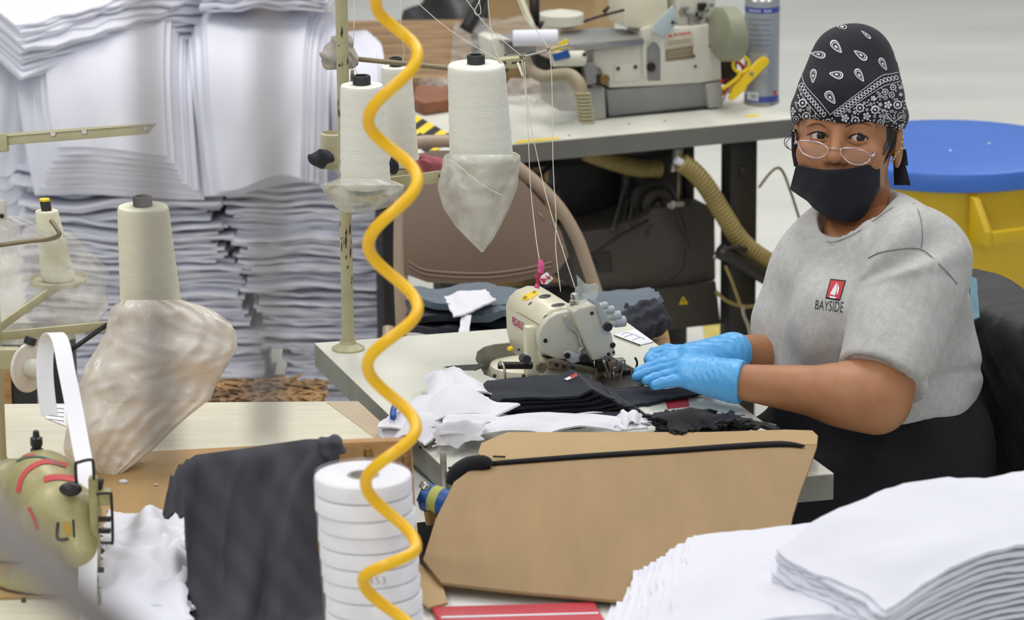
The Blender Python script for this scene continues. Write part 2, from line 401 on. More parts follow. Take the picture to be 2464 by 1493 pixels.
def slab(name, poly, z, th, mtop, medge, parent, holes=()):
    """table board: edge slab plus its laminate skin, may have a cut-out"""
    from mathutils.geometry import tessellate_polygon
    def build(nm, zt, zb, m, inset=0.0):
        loops = [[Vector((p[0], p[1], 0)) for p in poly]]+[[Vector((p[0], p[1], 0)) for p in h] for h in holes]
        tris = tessellate_polygon(loops); flat = [p for l in loops for p in l]; n = len(flat)
        vs = [(p.x, p.y, zt) for p in flat]+[(p.x, p.y, zb) for p in flat]; fs = []
        for t in tris: fs.append(tuple(t)); fs.append(tuple(i+n for i in t)[::-1])
        k = 0
        for l in loops:
            for i in range(len(l)):
                a = k+i; b = k+(i+1) % len(l); fs.append((a, b, b+n, a+n))
            k += len(l)
        bm = bmesh.new(); vv = [bm.verts.new(v) for v in vs]
        for f in fs:
            try: bm.faces.new([vv[i] for i in f])
            except ValueError: pass
        return bmobj(nm, bm, m, parent)
    a = build('table_board', z-0.0015, z-th, medge); b = build('laminate_skin', z, z-0.0015, mtop); return a, b
def hleg(parent, a, b, z, foot, m, w=0.045):
    """steel T-leg frame between two floor points a,b"""
    a = np.asarray(a); b = np.asarray(b); d = nrm(b-a); mid = (a+b)/2
    M = frame(V(mid[0], mid[1], 0), V(d[0], d[1], 0), None, V(0, 0, 1)); L = np.linalg.norm((b-a)[:2])
    box('leg', (L*0.32, 0, z/2), (w, w*0.8, z-0.004), m, parent, M); box('leg', (-L*0.32, 0, z/2), (w, w*0.8, z-0.004), m, parent, M)
    box('foot_rail', (0, 0, 0.02), (L, w, 0.04), m, parent, M)

# main sewing table
ZT = 0.75
A = PZ(757, 826, ZT); B = PZ(1500, 770, ZT); Cc = PZ(2006, 1140, ZT); Dd = A+(Cc-B)
TU = nrm(Cc-B); TW = nrm(np.cross(V(0, 0, 1), TU)); TW = TW if TW[0] > 0 else -TW     # TU towards the viewer, TW towards the seated woman
mt = empty('sewing_table', ((A+Cc)/2)*V(1, 1, 0), 'pale laminate sewing table with grey edge in front of the seated woman', 'table')
hole = [PZ(x, y, ZT) for x, y in ((1144, 866), (1148, 846), (1166, 834), (1190, 828), (1240, 823), (1330, 815), (1420, 830), (1480, 862), (1560, 905), (1560, 918), (1480, 945), (1380, 955), (1300, 950), (1210, 915), (1166, 912), (1163, 897))]
slab('t', [A, B, Cc, Dd], ZT, 0.040, M_lam, M_edge, mt, [hole])
hc = sum(hole)/len(hole)
box('machine_tray', (hc[0], hc[1], 0.668), (0.36, 0.42, 0.006), M_hole, mt)
prism('sliding_plate', [PZ(x, y, 0.7512) for x, y in ((1070, 884), (1092, 892), (1140, 892), (1250, 936), (1200, 960), (1060, 912))], V(0, 0, -0.001), M_lam, mt)
prism('slot', [PZ(x, y, 0.7514) for x, y in ((1068, 883), (1092, 880), (1164, 876), (1164, 882), (1142, 891), (1092, 891))], V(0, 0, -0.001), M_hole, mt)
for (x0, y0, x1, y1) in ((1588, 1019, 1792, 1000), (1772, 1003, 1868, 1024),):
    tube('panel_joint', [PZ(x0, y0, 0.7503), PZ(x1, y1, 0.7503)], 0.0012, M_edge, mt, 6, 1)
q1 = A*0.86+Dd*0.14; q2 = B*0.86+Cc*0.14; hleg(mt, q1, q2, 0.71, 0.5, M_edge)
q1 = A*0.12+Dd*0.88; q2 = B*0.12+Cc*0.88; hleg(mt, q1, q2, 0.71, 0.5, M_edge)
box('stretcher', (0, 0, 0), (0.04, 0.62, 0.05), M_edge, mt, frame((A+Cc)/2-V(0, 0, 0.45), TW, None, V(0, 0, 1)))
for i, (x, y) in enumerate(((1013, 1074), (1087, 1127), (789, 822), (1024, 1072), (1083, 1124))):
    ball('screw', PZ(x, y, ZT-0.0) if i == 2 else PP(x, y+3, A, -TW), 0.0035, M_blk, mt, 6, (1, 1, 0.6))

# back table with its black steel frame
ZB = 0.75
E1 = PZ(992, 370, ZB); E2 = PZ(1928, 284, ZB); BX = nrm(E2-E1); BN = nrm(np.cross(V(0, 0, 1), BX))
bt = empty('back_table', ((E1+E2)/2+BN*0.3)*V(1, 1, 0), 'long grey-edged work table behind, carrying the second sewing machine', 'table')
slab('t', [E1, E2, E2+BN*0.46, E1+BN*0.44], ZB, 0.040, M_lam, M_edged, bt)
Mb = lambda p: frame(p, BX, None, V(0, 0, 1))
lg = PP(1787, 500, E2+BN*0.06, BN); lg[2] = 0
box('leg', (0, 0.02, 0.355), (0.062, 0.05, 0.71), M_blk, bt, Mb(lg)); box('leg', (0, 0.38, 0.355), (0.062, 0.05, 0.71), M_blk, bt, Mb(lg))
box('foot_rail', (0, 0.20, 0.02), (0.06, 0.46, 0.04), M_blk, bt, Mb(lg))
l2 = lg-BX*0.66; box('leg', (0, 0.02, 0.355), (0.05, 0.05, 0.71), M_blk, bt, Mb(l2)); box('leg', (0, 0.38, 0.355), (0.05, 0.05, 0.71), M_blk, bt, Mb(l2)); box('foot_rail', (0, 0.20, 0.02), (0.05, 0.46, 0.04), M_blk, bt, Mb(l2))
box('cross_bar', (-0.33, 0.37, 0.62), (0.66, 0.03, 0.05), M_blk, bt, Mb(lg)); box('cross_bar', (-0.33, 0.37, 0.30), (0.66, 0.03, 0.05), M_blk, bt, Mb(lg))
ball('leg_bolt', PP(1787, 412, lg+BN*-0.006, BN), 0.012, M_dark, bt, 8, (1, 0.5, 1))
for x, y in ((1513, 298), (1600, 292), (1370, 326)): ball('screw', PZ(x, y, ZB), 0.003, M_dark, bt, 6, (1, 1, 0.5))
for k, pts in enumerate(([(1238, 345), (1246, 338), (1345, 330), (1347, 334)], [(1792, 281), (1795, 277), (1826, 275), (1826, 279)])):
    prism('worn_tape', [PZ(x, y, ZB+0.0012) for x, y in pts], V(0, 0, -0.001), M_yprint, bt)
# black and yellow warning tape on the back table: alternating blocks
hz = empty('warning_tape', PZ(1040, 310, ZB), 'black and yellow striped warning tape stuck on back table behind thread cones', 'tape')
O = PZ(985, 268, ZB+0.002); R1 = PZ(1085, 324, ZB+0.002)-O; R2 = PZ(960, 290, ZB+0.002)-O
st = [0, .16, .32, .46, .62, .78, .92, 1.0]
for r in range(2):
    for k in range(len(st)-1):
        sh = 0.05*r
        prism('tape_block', [O+R1*(st[k]+sh)+R2*r, O+R1*(st[k+1]+sh)+R2*r, O+R1*(st[k+1]+sh-.04)+R2*(r+1), O+R1*(st[k]+sh-.04)+R2*(r+1)], V(0, 0, -0.001), M_yprint if (k+r) % 2 else M_ink, hz)

# left work table, and the front table
lt = empty('work_table', PZ(400, 1200, ZT)*V(1, 1, 0), 'cream-topped work table at left under the olive sewing machine', 'table')
L1 = PZ(-260, 975, ZT); L2 = PZ(862, 966, ZT); L3 = PZ(936, 1034, ZT); L4 = PZ(992, 1096, ZT); L5 = PZ(1012, 1395, ZT); L6 = V(L5[0]-0.01, 4.30, ZT); L7 = V(L1[0]-0.02, 4.30, ZT)
slab('t', [L1, L2, L3, L4, L5, L6, L7], ZT, 0.035, M_lam2, mat('left_table_edge', rgb(140, 118, 92), 0.6, var=0.1), lt)
prism('edge_strip', [PZ(x, y, ZT+0.001) for x, y in ((786, 968), (862, 966), (936, 1034), (985, 1090), (900, 1052))], V(0, 0, -0.0015), mat('left_table_strip', rgb(190, 172, 146), 0.6, var=0.1), lt)
hleg(lt, L1*0.8+L2*0.2-V(0, .1, 0), L1*0.8+L2*0.2-V(0, .9, 0), 0.715, 0.5, M_edge); hleg(lt, L2-V(.12, .12, 0), L2-V(.12, .9, 0), 0.715, 0.5, M_edge)
ft = empty('front_table', V(0.5, 4.4, 0), 'white-topped table in the right foreground under folded white cloth', 'table')
G1 = PZ(1018, 1412, ZT); G2 = PZ(2600, 1452, ZT); 
slab('t', [G1, G2, V(G2[0], 4.2, 0), V(G1[0], 4.2, 0)], ZT, 0.035, mat('front_table_white', rgb(226, 226, 220), 0.5, var=0.04), M_edge, ft)
hleg(ft, G1+V(.08, -.04, 0), V(G1[0]+.08, 4.24, 0), 0.715, 0.4, M_edge); hleg(ft, G2+V(-.08, -.04, 0), V(G2[0]-.08, 4.24, 0), 0.715, 0.4, M_edge)
rs = empty('red_ruler', PZ(1240, 1480, ZT), 'scratched red plastic strip with a white line on front table edge', 'ruler')
prism('strip', [PZ(x, y, ZT+0.010) for x, y in ((1038, 1460), (1430, 1449), (1460, 1500), (1060, 1500))], V(0, 0, -0.009), M_red, rs, 0.002)
prism('white_line', [PZ(x, y, ZT+0.0106) for x, y in ((1062, 1484), (1440, 1474), (1440, 1477), (1062, 1488))], V(0, 0, -0.0005), M_paper, rs)
# ------------------------------------------------------------------ pallet of cut white cloth, far left
YP = 7.92                                    # front of the pile
def X(px, y=YP, z=0.5): return (px-CX)/F*DZ(y, z)
def ZP(py, y=YP, px=500): return PY(px, py, y)[2]
pal = empty('pallet', V(X(480), YP+0.16, 0), 'low wooden pallet under the tall white cloth piles', 'pallet')
for k in range(3): box('deck_board', (X(480), YP+0.06+k*0.10, 0.041), (0.98, 0.08, 0.018), M_plank, pal, bev=0.003)
for k in range(3): box('runner', (X(480)-0.44+k*0.44, YP+0.16, 0.016), (0.08, 0.28, 0.031), M_plank, pal, bev=0.003)

def bundle(name, label, x0, x1, y0, y1, z0, z1, n, seed, yawd=0.0, wave=0.010, jit=0.010, wf=1.6, m=None, droop=0.0, group='bundles of white cloth on the pallet', lean=(0, 0), fine=26, cat='cloth'):
    """stack of cloth plies lying flat; edges wavy, each ply its own piece"""
    c = V((x0+x1)/2, (y0+y1)/2, z0); w = x1-x0; d = y1-y0; M = yaw(c, yawd)
    e = empty(name, c, label, cat, group); r = np.random.RandomState(seed); t = (z1-z0)/n
    for k in range(n):
        f = (k+0.5)/n; jx0, jx1, jy = r.randn(3)*jit; jx0 -= abs(r.randn())*jit*0.5; skew = r.randn()*jit*0.6; ph = r.rand()*20
        def fn(u, v):
            x = -w/2+jx0*0.7+(w+jx1*0.7-jx0*0.7)*u+lean[0]*f; y = -d/2+jy+d*v+lean[1]*f+skew*(u-0.5)*2
            y = y-0.010*wob(u*3+ph, v*0, seed+k, 3, 0.6, 2.5)*(v < 0.5)+0.010*np.minimum(1, np.minimum(u, 1-u)*9)*-1
            z = t*(k+0.5)+wave*wob(x*wf*1.6, y*wf, seed, 4, 0.8, 2.6)*(0.5+0.8*f)+0.35*t*wob(x*4+k*0.31, y*2, seed+7+k, 3, 1, 3)
            z = z-droop*np.maximum(0, np.abs(x)/(w/2)-0.35)**2-droop*0.8*np.maximum(0, -y/(d/2)-0.2)**2
            z = np.maximum(z, 0.003) if droop == 0 else z
            return T(M, np.stack([x, y, z], -1).reshape(-1, 3)).reshape(u.shape+(3,))
        sheet('fabric_ply', fn, fine, 6, t*0.90, m or (M_white if r.rand() > 0.25 else M_white2), e)
    return e
def drape(name, label, xl, xr, prof, n, seed, t=0.008, stag=0.012, side=0.006, shift=(0, 0), wave=0.01, group='bundles of white cloth on the pallet'):
    """plies folded over the front of the pile; prof = [(y,z)...] for the innermost ply, outer plies end higher so their hems step"""
    prof = spline([V(y, 0, z) for y, z in prof], 8); L = np.concatenate([[0], np.cumsum(np.linalg.norm(np.diff(prof, axis=0), axis=1))]); LT = L[-1]
    e = empty(name, V((xl+xr)/2, prof[:, 0].mean(), prof[:, 2].min()), label, 'cloth', group); r = np.random.RandomState(seed)
    tg = np.gradient(prof, axis=0); nn = np.stack([tg[:, 2], 0*tg[:, 0], -tg[:, 0]], 1); nn /= np.linalg.norm(nn, axis=1, keepdims=True)
    if nn[0, 2] < 0: nn = -nn
    for k in range(n):
        LL = LT-k*stag-abs(r.randn())*stag*0.5; o1 = r.randn()*0.004
        def fn(u, v):
            s = v*(LL+0.025*wob(u*1.0+seed, v*0, seed, 3, 0.5, 1.8)*v); py = np.interp(s, L, prof[:, 0]); pz = np.interp(s, L, prof[:, 2]); ny = np.interp(s, L, nn[:, 0]); nz = np.interp(s, L, nn[:, 2])
            off = t*k+wave*wob(u*1.4, v*1.4, seed+3, 4, 0.6, 2.0)*(0.3+v)
            x = xl+(k*side*0.6+o1)+(xr-xl-k*side*1.3)*u+(shift[0]+(shift[1]-shift[0])*u)*v
            return np.stack([x, py+ny*off, pz+nz*off], -1)
        sheet('fabric_ply', fn, 22, 34, t*0.9, M_white, e)
    return e
# lower stacks, right column (from the pallet upwards)
zz = [ZP(y) for y in (945, 850, 700, 560, 452)]; z0 = 0.052
bundle('cloth_bundle', 'lowest white cloth bundle of the right-hand pile, behind the thread pole', X(690), X(968), YP+.06, YP+.28, z0, zz[1]-.002, 15, 11, wave=.004, jit=.012, lean=(-.01, 0))
bundle('cloth_bundle', 'white cloth bundle second from the bottom in the right-hand pile', X(650), X(972), YP+.03, YP+.28, zz[1], zz[2]-.002, 17, 12, wave=.007, jit=.014, lean=(-.03, -.02))
bundle('cloth_bundle', 'white cloth bundle with ragged edges mid-height in right-hand pile', X(590), X(962), YP, YP+.28, zz[2], zz[3]-.002, 15, 13, wave=.012, jit=.018, lean=(-.02, -.02))
bundle('cloth_bundle', 'white cloth bundle just under the draped top of right-hand pile', X(555), X(938), YP-.02, YP+.28, zz[3], zz[4]+.01, 13, 14, wave=.010, jit=.014)
# lower stacks, left column
zz = [ZP(y, px=300) for y in (935, 800, 640, 520, 400)]
bundle('cloth_bundle', 'lowest white cloth bundle of the left-hand pile, beside dark gap', X(130), X(622), YP+.05, YP+.28, z0, zz[1]-.002, 18, 21, wave=.006, jit=.012, lean=(0, 0))
bundle('cloth_bundle', 'wavy white cloth bundle second from the bottom in left-hand pile', X(70), X(592), YP+.02, YP+.28, zz[1], zz[2]-.002, 20, 22, wave=.016, jit=.012, lean=(-.02, -.02))
bundle('cloth_bundle', 'white cloth bundle mid-height in left-hand pile behind cream cone', X(60), X(535), YP-.02, YP+.28, zz[2], zz[3]-.002, 15, 23, wave=.016, jit=.016, lean=(-.01, -.01))
bundle('cloth_bundle', 'white cloth bundle just under the draped front of left-hand pile', X(75), X(522), YP-.03, YP+.28, zz[3], zz[4]+.01, 14, 24, wave=.016, jit=.016)
# folded-over bundles hanging down the front
zt = ZP(118, YP+.12)
drape('draped_cloth', 'wide white cloth bundle folded over the front of left-hand pile', X(8), X(470), [(YP+.28, zt), (YP+.17, zt), (YP+.07, zt-.012), (YP-.03, ZP(215)), (YP-.065, ZP(330)), (YP-.075, ZP(462))], 12, 31, .0075, .009, .009, (.085, .03), .010)
zt = ZP(92, YP+.12)
drape('draped_cloth', 'wide white cloth bundle folded over the front of right-hand pile', X(432), X(812), [(YP+.28, zt), (YP+.17, zt), (YP+.07, zt-.012), (YP-.03, ZP(190)), (YP-.06, ZP(320)), (YP-.072, ZP(452))], 9, 32, .0075, .003, .009, (.06, -.02), .011)
drape('draped_cloth', 'narrow white cloth flap hanging at right end of right-hand pile', X(770), X(905), [(YP+.28, zt-.06), (YP+.12, zt-.05), (YP+.02, zt-.09), (YP+.0, ZP(330)), (YP+.0, ZP(470))], 6, 33, .008, .02, .006, (.02, .055), .006)
drape('draped_cloth', 'crumpled white cloth hanging at far left edge of the pile', X(-40), X(95), [(YP+.28, ZP(190)), (YP+.16, ZP(190)), (YP+.08, ZP(240)), (YP+.05, ZP(400)), (YP+.05, ZP(620))], 7, 34, .009, .03, .006, (.02, .05), .012)
# stacks across the top
zt = ZP(140, YP+.1)+.066
bundle('cloth_bundle', 'thick white cloth stack set cornerwise on top of left-hand pile', X(185)-.27, X(185)+.27, YP+.0, YP+.40, zt+.004, zt+.125, 18, 41, 38, .014, .006, 1.4, droop=.07)
bundle('cloth_bundle', 'curled white cloth stack on top of right-hand pile beside thread pole', X(668)-.135, X(668)+.135, YP+.03, YP+.45, ZP(86, YP+.05)+.070, ZP(86, YP+.05)+.165, 14, 42, -6, .022, .008, 2.6, droop=.02)
bundle('cloth_bundle', 'thin folded white strip lying on the cornerwise cloth stack', X(405)-.10, X(405)+.09, YP+.10, YP+.32, zt+.128, zt+.144, 3, 43, 10, .008, .006, 2.2)
# flake board in front of the pile
fb = empty('flake_board', PZ(640, 955, .60)*V(1, 1, 0), 'rough brown flake board leaning low behind the left table', 'board')
qz = 0.30
tp = [PZ(x, y, qz) for x, y in ((455, 972), (512, 938), (690, 908), (760, 948), (792, 972))]
prism('board', tp, V(0, 0, -0.03), M_osb, fb)
rr = np.random.RandomState(5); vs = []; fs = []
for k in range(420):
    p = PZ(rr.uniform(470, 780), rr.uniform(918, 975), qz)
    if p[1] > PZ(640, 912, qz)[1]: continue
    a = rr.rand()*0.8-0.4; l = rr.uniform(.008, .024); w = rr.uniform(.002, .005); d = V(math.cos(a), math.sin(a)*2, rr.randn()*.15); s = V(-math.sin(a), math.cos(a), rr.randn()*.3)
    p = p+V(0, 0, rr.uniform(.001, .007)); b = len(vs); vs += [p-d*l-s*w, p+d*l-s*w, p+d*l+s*w, p-d*l+s*w, p+V(0, 0, -.006)]; fs += [(b, b+1, b+2, b+3), (b, b+4, b+1), (b+2, b+4, b+3)]
o = mesh('wood_flakes', vs, fs, mat('wood_flake', rgb(170, 132, 84), .7, vscale=12, col2=rgb(88, 66, 46)), fb); o['kind'] = 'stuff'
box('support_block', (tp[1][0]+.06, tp[1][1]-.06, (qz-.03)/2), (.12, .10, qz-.03), M_plank, fb)
box('support_block', (tp[3][0]-.06, tp[3][1]-.02, (qz-.03)/2), (.12, .08, qz-.03), M_plank, fb)
# ------------------------------------------------------------------ thread cones, bags
def cone(label, px_bot, px_top, wb, wt, d, m, group, tilt=0.0, ring=None):
    """cone of thread: body with winding, rounded shoulders, black core tube"""
    b = PD(px_bot[0], px_bot[1], d); t = PD(px_top[0], px_top[1], d); k = d/F
    ax = nrm(V(0, 0, 1)+rt*((px_top[0]-px_bot[0])/(px_bot[1]-px_top[1])*0.8)); h = (px_bot[1]-px_top[1])*k/math.cos(PITCH)
    rb, rtp = wb*k/2, wt*k/2; M = frame(b, V(1, 0, 0), None, ax)
    e = empty('thread_cone', b, label, 'thread cone', group)
    prof = [(rb*0.93, 0), (rb*0.985, .002), (rb, .006)]
    for i in range(1, 24):
        f = i/24; prof.append((rb+(rtp-rb)*f+0.0003*math.sin(i*2.1), .006+(h-.012)*f))
    prof += [(rtp, h-.005), (rtp*0.95, h-.001), (rtp*0.5, h)]
    lathe('thread_winding', prof, m, e, M, 40, ang=60)
    rc = 0.0145*wt/103*d/6.1*(1.0); rc = max(.008, min(rc, .0145))
    lathe('core_tube', [(rc, h-.004), (rc, h+.013), (rc*.93, h+.0145), (rc*.70, h+.0145), (rc*.66, h+.004), (0, h+.003)], M_core, e, M, 24)
    if ring: lathe('core_rim', [(rc*.6, h+.0150), (rc*.98, h+.0150), (rc*.98, h+.018), (rc*.6, h+.018)], ring, e, M, 20)
    lathe('core_foot', [(rb*.6, -.004), (rb*.62, .001)], M_core, e, M, 20)
    return e
def bag(name, label, outline, d0, depth, m, seed, nu=30, nv=26, crumple=.006, cat='plastic bag', axis=None):
    """crumpled bag: section per row between left and right outline points, front and back bulging
       outline rows: (y, xl, xr) in picture pixels at depth d0"""
    e = []; ys = [o[0] for o in outline]; xl = [o[1] for o in outline]; xr = [o[2] for o in outline]
    r = np.random.RandomState(seed)
    u, v = np.meshgrid(np.linspace(0, 2*math.pi, nu*2, endpoint=False), np.linspace(0, 1, nv), indexing='ij')
    py = ys[0]+(ys[-1]-ys[0])*v; l = np.interp(py, ys, xl); rr = np.interp(py, ys, xr)
    px = (l+rr)/2+(rr-l)/2*np.cos(u); k = d0/F
    rad = (rr-l)/2*k; dd = -np.sin(u)*np.minimum(rad*depth, .09)+crumple*wob(u*0.9+seed, v*2.2, seed, 6, .4, 3.0)*(rad > 0.01)
    dd = dd+crumple*.35*(np.abs(np.sin(u*5+3*wob(u*.6, v*1.5, seed+9, 3)+v*2))-.5)*(rad > .012)
    px = px+(crumple*0.5/k)*wob(u*1.1, v*3+seed, seed+5, 5, .5, 3.0)*np.sin(u)**2
    P = CAM+(fw+rt*((px-CX)/F)[..., None]-up*((py-CY)/F)[..., None])*(d0+dd)[..., None]
    n2 = nu*2; vs = P.reshape(-1, 3); fs = []
    for i in range(n2):
        for j in range(nv-1):
            a = i*nv+j; b = ((i+1) % n2)*nv+j; fs.append((a, b, b+1, a+1))
    o = mesh(name, vs, fs, m, None, True); tag(o, label, cat); return o

# ------------------------------------------------------------------ thread stand of the main table
dS = 6.06
base = PZ(838, 841, ZT)
ts = empty('thread_stand', base, 'olive painted thread stand pole with wire arm and trays on main table', 'thread stand')
lathe('pole_base', [(.027, 0), (.027, .003), (.022, .006), (.014, .010), (.012, .016)], M_stand, ts, frame(base, V(1, 0, 0), None, V(0, 0, 1)), 28)
PH = 0.66
cyl('pole', base+V(0, 0, .004), base+V(0, 0, PH), .0100, M_stand, ts, 20)
r = np.random.RandomState(8); vs = []; fs = []                       # chipped paint flakes on the pole
for k in range(46):
    z = r.choice([r.uniform(.09, .22), r.uniform(.24, .32), r.uniform(.36, .65)]); a0 = -math.pi/2+r.uniform(-1.1, 1.1); da = r.uniform(.05, .3); h = r.uniform(.002, .012); b = len(vs)
    for aa, hh in ((a0-da, -h*.3), (a0, -h), (a0+da*.8, h*.1), (a0+da*.3, h), (a0-da*.5, h*.5)): vs.append(base+V(math.cos(aa)*.01025, math.sin(aa)*.01025, z+hh))
    fs.append((b, b+1, b+2, b+3, b+4))
mesh('chipped_paint', vs, fs, M_chip, ts)['kind'] = 'stuff'
# trays for cones: round dishes on a lower cross arm
def dish(px, py, rad, d, z=None):
    c = PD(px, py, d); lathe('cone_tray', [(.012, -.004), (rad*.94, -.004), (rad, .004), (rad*1.0, .007), (rad*.95, .006), (rad*.9, 0), (.012, .0)], M_stand, ts, frame(c, V(1, 0, 0), None, V(0, 0, 1)), 36)
    return c
c1 = dish(879, 462, .062, 5.99); c2 = dish(965, 400, .058, 6.22); c3 = dish(1160, 388, .062, 6.05); c4 = dish(802, 392, .036, 6.26)
pj = base+V(0, 0, c1[2]-base[2]+.004)
box('cross_arm', (0, 0, 0), (.215, .006, .020), M_stand, ts, frame((pj+c3)/2-V(0, 0, .017), nrm(c3-pj), None, V(0, 0, 1)))
box('cross_arm', (0, 0, 0), (np.linalg.norm(c2-pj), .006, .016), M_stand, ts, frame((pj+c2)/2-V(0, 0, .012), nrm((c2-pj)), None, V(0, 0, 1)))
ball('arm_screw', (pj*0.3+c3*0.7)+V(0, -.005, -.016), .004, M_dark, ts, 6)
tube('arm_pin', [PD(848, 168, 6.1), PD(847, 200, 6.1)], .003, M_wire, ts, 8, 1)
# upper wire arm with thread guide block and steel rail
tube('wire_arm', [PD(848, 141, 6.06), PD(930, 149, 6.055), PD(1060, 162, 6.05), PD(1195, 176, 6.04), PD(1215, 174, 6.04), PD(1222, 160, 6.04), PD(1222, 150, 6.04)], .0042, M_wire, ts, 10, 6)
gb = PD(1228, 150, 6.03); Mg = frame(gb, V(.98, .2, .04), None, V(0, 0, 1))
gx = box('guide_block', (0, 0, 0), (.038, .022, .016), M_stand, ts, Mg, .001)
box('guide_slot', (.008, -.0115, .001), (.016, .001, .002), M_dark, gx, Mg, 0); ball('guide_screw', T(Mg, (-.012, -.011, .002))[0], .003, M_dark, gx, 6)
tube('guide_rail', [PD(1252, 138, 6.02), PD(1310, 124, 6.0), PD(1368, 107, 5.98)], .0035, M_steel, ts, 8, 3, flat=(1, .5))
for x, y in ((1320, 118), (1253, 136), (1216, 131)): ball('rail_screw', PD(x, y, 5.985), .0028, M_wire, ts, 6)
# rag knotted round the pole
def ragfn(P):
    d = ell(P, PD(818, 128, 6.06), (.024, .024, .026)); d = smin(d, ell(P, PD(800, 138, 6.05), (.020, .018, .013)), .014); d = smin(d, ell(P, PD(836, 145, 6.05), (.018, .018, .014)), .012); d = smin(d, ell(P, PD(826, 95, 6.06), (.011, .013, .014)), .014); d = smin(d, ell(P, PD(806, 157, 6.05), (.016, .012, .006)), .008)
    q = P-PD(818, 128, 6.06).astype(np.float32); s = np.sin(q[..., 0]*150+q[..., 2]*330+np.sin(q[..., 0]*120+q[..., 1]*90)*2.4)*.0016+np.sin(q[..., 0]*310-q[..., 2]*190+q[..., 1]*260)*.0012+np.sin(q[..., 0]*700+q[..., 2]*520)*.0004
    return d+s
c = PD(818, 128, 6.06); vs, fs = surfnet(ragfn, c-.052, c+.052, .0018); tag(npmesh('knotted_rag', vs, fs, M_lint), 'grey lint-covered rag knotted round the thread stand pole', 'rag')
# cones
cone('white thread cone at front of stand, right beside the pole', (880, 449), (874, 207), 121, 104, 5.99, M_thread, 'thread cones on the main stand', 0)
cone('white thread cone partly hidden behind the yellow hose', (966, 398), (955, 163), 84, 74, 6.22, M_thread, 'thread cones on the main stand', 0)
cone('widest white thread cone on the stand, set over a bagged tray', (1159, 386), (1146, 157), 153, 138, 6.05, M_thread, 'thread cones on the main stand', 0)
bag('plastic_bag', 'wrinkled clear plastic bag around tray of front thread cone', [(430, 812, 932), (446, 770, 974), (452, 773, 972), (478, 790, 958), (500, 808, 930), (512, 830, 880)], 5.975, .8, M_film, 3, crumple=.004)
bag('plastic_bag', 'clear plastic bag hanging to a point under the widest cone', [(372, 1082, 1240), (380, 1066, 1254), (398, 1064, 1250), (450, 1052, 1246), (500, 1066, 1226), (545, 1096, 1204), (580, 1130, 1184), (607, 1158, 1162)], 6.02, .75, M_film, 4, crumple=.006)
# odds and ends on the trays
kc = PD(801, 392, 6.24); o = lathe('paper_core', [(.0195, 0), (.0195, .050), (.0165, .052), (.0155, .046), (.015, .004)], mat('core_beige', rgb(200, 192, 160), .7, var=.05), None, frame(kc, V(1, 0, 0), None, V(0, 0, 1)), 28)
tag(o, 'beige cardboard tube core standing behind the front cone', 'tube')
def scrap(name, label, px, d, rad, m, seed, cat='rag', flat=.5):
    c = PD(px[0], px[1], d)
    def fn(P):
        q = (P-c.astype(np.float32)); dd = ell(P, c, (rad[0], rad[1], rad[2])); k = 1/rad[2]
        return dd+.10*rad[0]*np.sin(q[..., 0]*7/rad[0]*.5+q[..., 2]*4/rad[2]*.7+seed)+.07*rad[0]*np.sin(q[..., 0]*6/rad[0]+q[..., 1]*5/rad[1]-seed)
    h = min(rad)/6; vs, fs = surfnet(fn, c-V(*rad)*1.5, c+V(*rad)*1.5, h); o = npmesh(name, vs, fs, m); return tag(o, label, cat)
scrap('lint_scrap', 'dark grey lint scrap on the small tray behind the pole', (772, 382), 6.2, (.020, .016, .014), M_fluff, 1)
scrap('red_rag', 'faded red rag lying on the tray between two cones', (1030, 397), 6.15, (.034, .02, .012), mat('faded_red', rgb(168, 92, 100), .95, var=.25, vscale=30, bump=.3), 2)
scrap('grey_glove_scrap', 'small dark grey scrap beside the hidden thread cone', (948, 398), 6.1, (.008, .008, .016), M_fluff, 3)

# ------------------------------------------------------------------ threads
def thread(label, pts, rad=.0007, name='thread'):
    P = [PD(*p) for p in pts]; return tag(tube(name, P, rad, M_string, None, 5, 6), label, 'thread', 'sewing threads')
thread('thread running straight up beside the olive pole', [(853, -30, 6.1), (852, 60, 6.1), (851, 150, 6.1), (874, 205, 5.99)])
thread('thread rising from the hidden cone behind the hose', [(963, -30, 6.15), (965, 60, 6.15), (972, 130, 6.18), (958, 162, 6.22)])
thread('thread slanting down from upper left into the guide block', [(970, -25, 6.0), (1060, 55, 6.0), (1130, 104, 6.0), (1186, 136, 6.0), (1215, 155, 5.99)])
thread('thread slanting steeply across to the right end of guide block', [(1105, -25, 6.0), (1165, 55, 6.0), (1225, 110, 6.0), (1256, 135, 6.0)])
thread('thread hanging from above to the guide block in front of black tube', [(1172, -30, 6.0), (1180, 60, 6.0), (1190, 115, 6.0), (1200, 140, 6.0)])
thread('thread from upper right meeting the steel guide rail', [(1235, -30, 5.99), (1262, 40, 5.99), (1295, 78, 5.985), (1320, 117, 5.98)])
thread('leftmost thread falling from the guide to the pink tie', [(1256, 145, 6.0), (1262, 200, 6.0), (1270, 300, 6.0), (1276, 440, 6.0), (1288, 560, 5.98), (1298, 626, 5.95)])
thread('thread falling from the guide block to the clear machine guard', [(1262, 150, 6.0), (1272, 270, 6.0), (1298, 400, 6.0), (1322, 500, 5.98), (1360, 620, 5.95), (1384, 694, 5.93)])
thread('thread falling from the steel rail to top of the cream machine', [(1322, 120, 5.98), (1328, 200, 5.98), (1331, 400, 5.97), (1338, 520, 5.96), (1337, 600, 5.95), (1349, 702, 5.93)])
thread('loose thread lying across the pointed plastic bag', [(1082, 384, 5.96), (1110, 405, 5.94), (1160, 445, 5.93), (1210, 472, 5.95)])
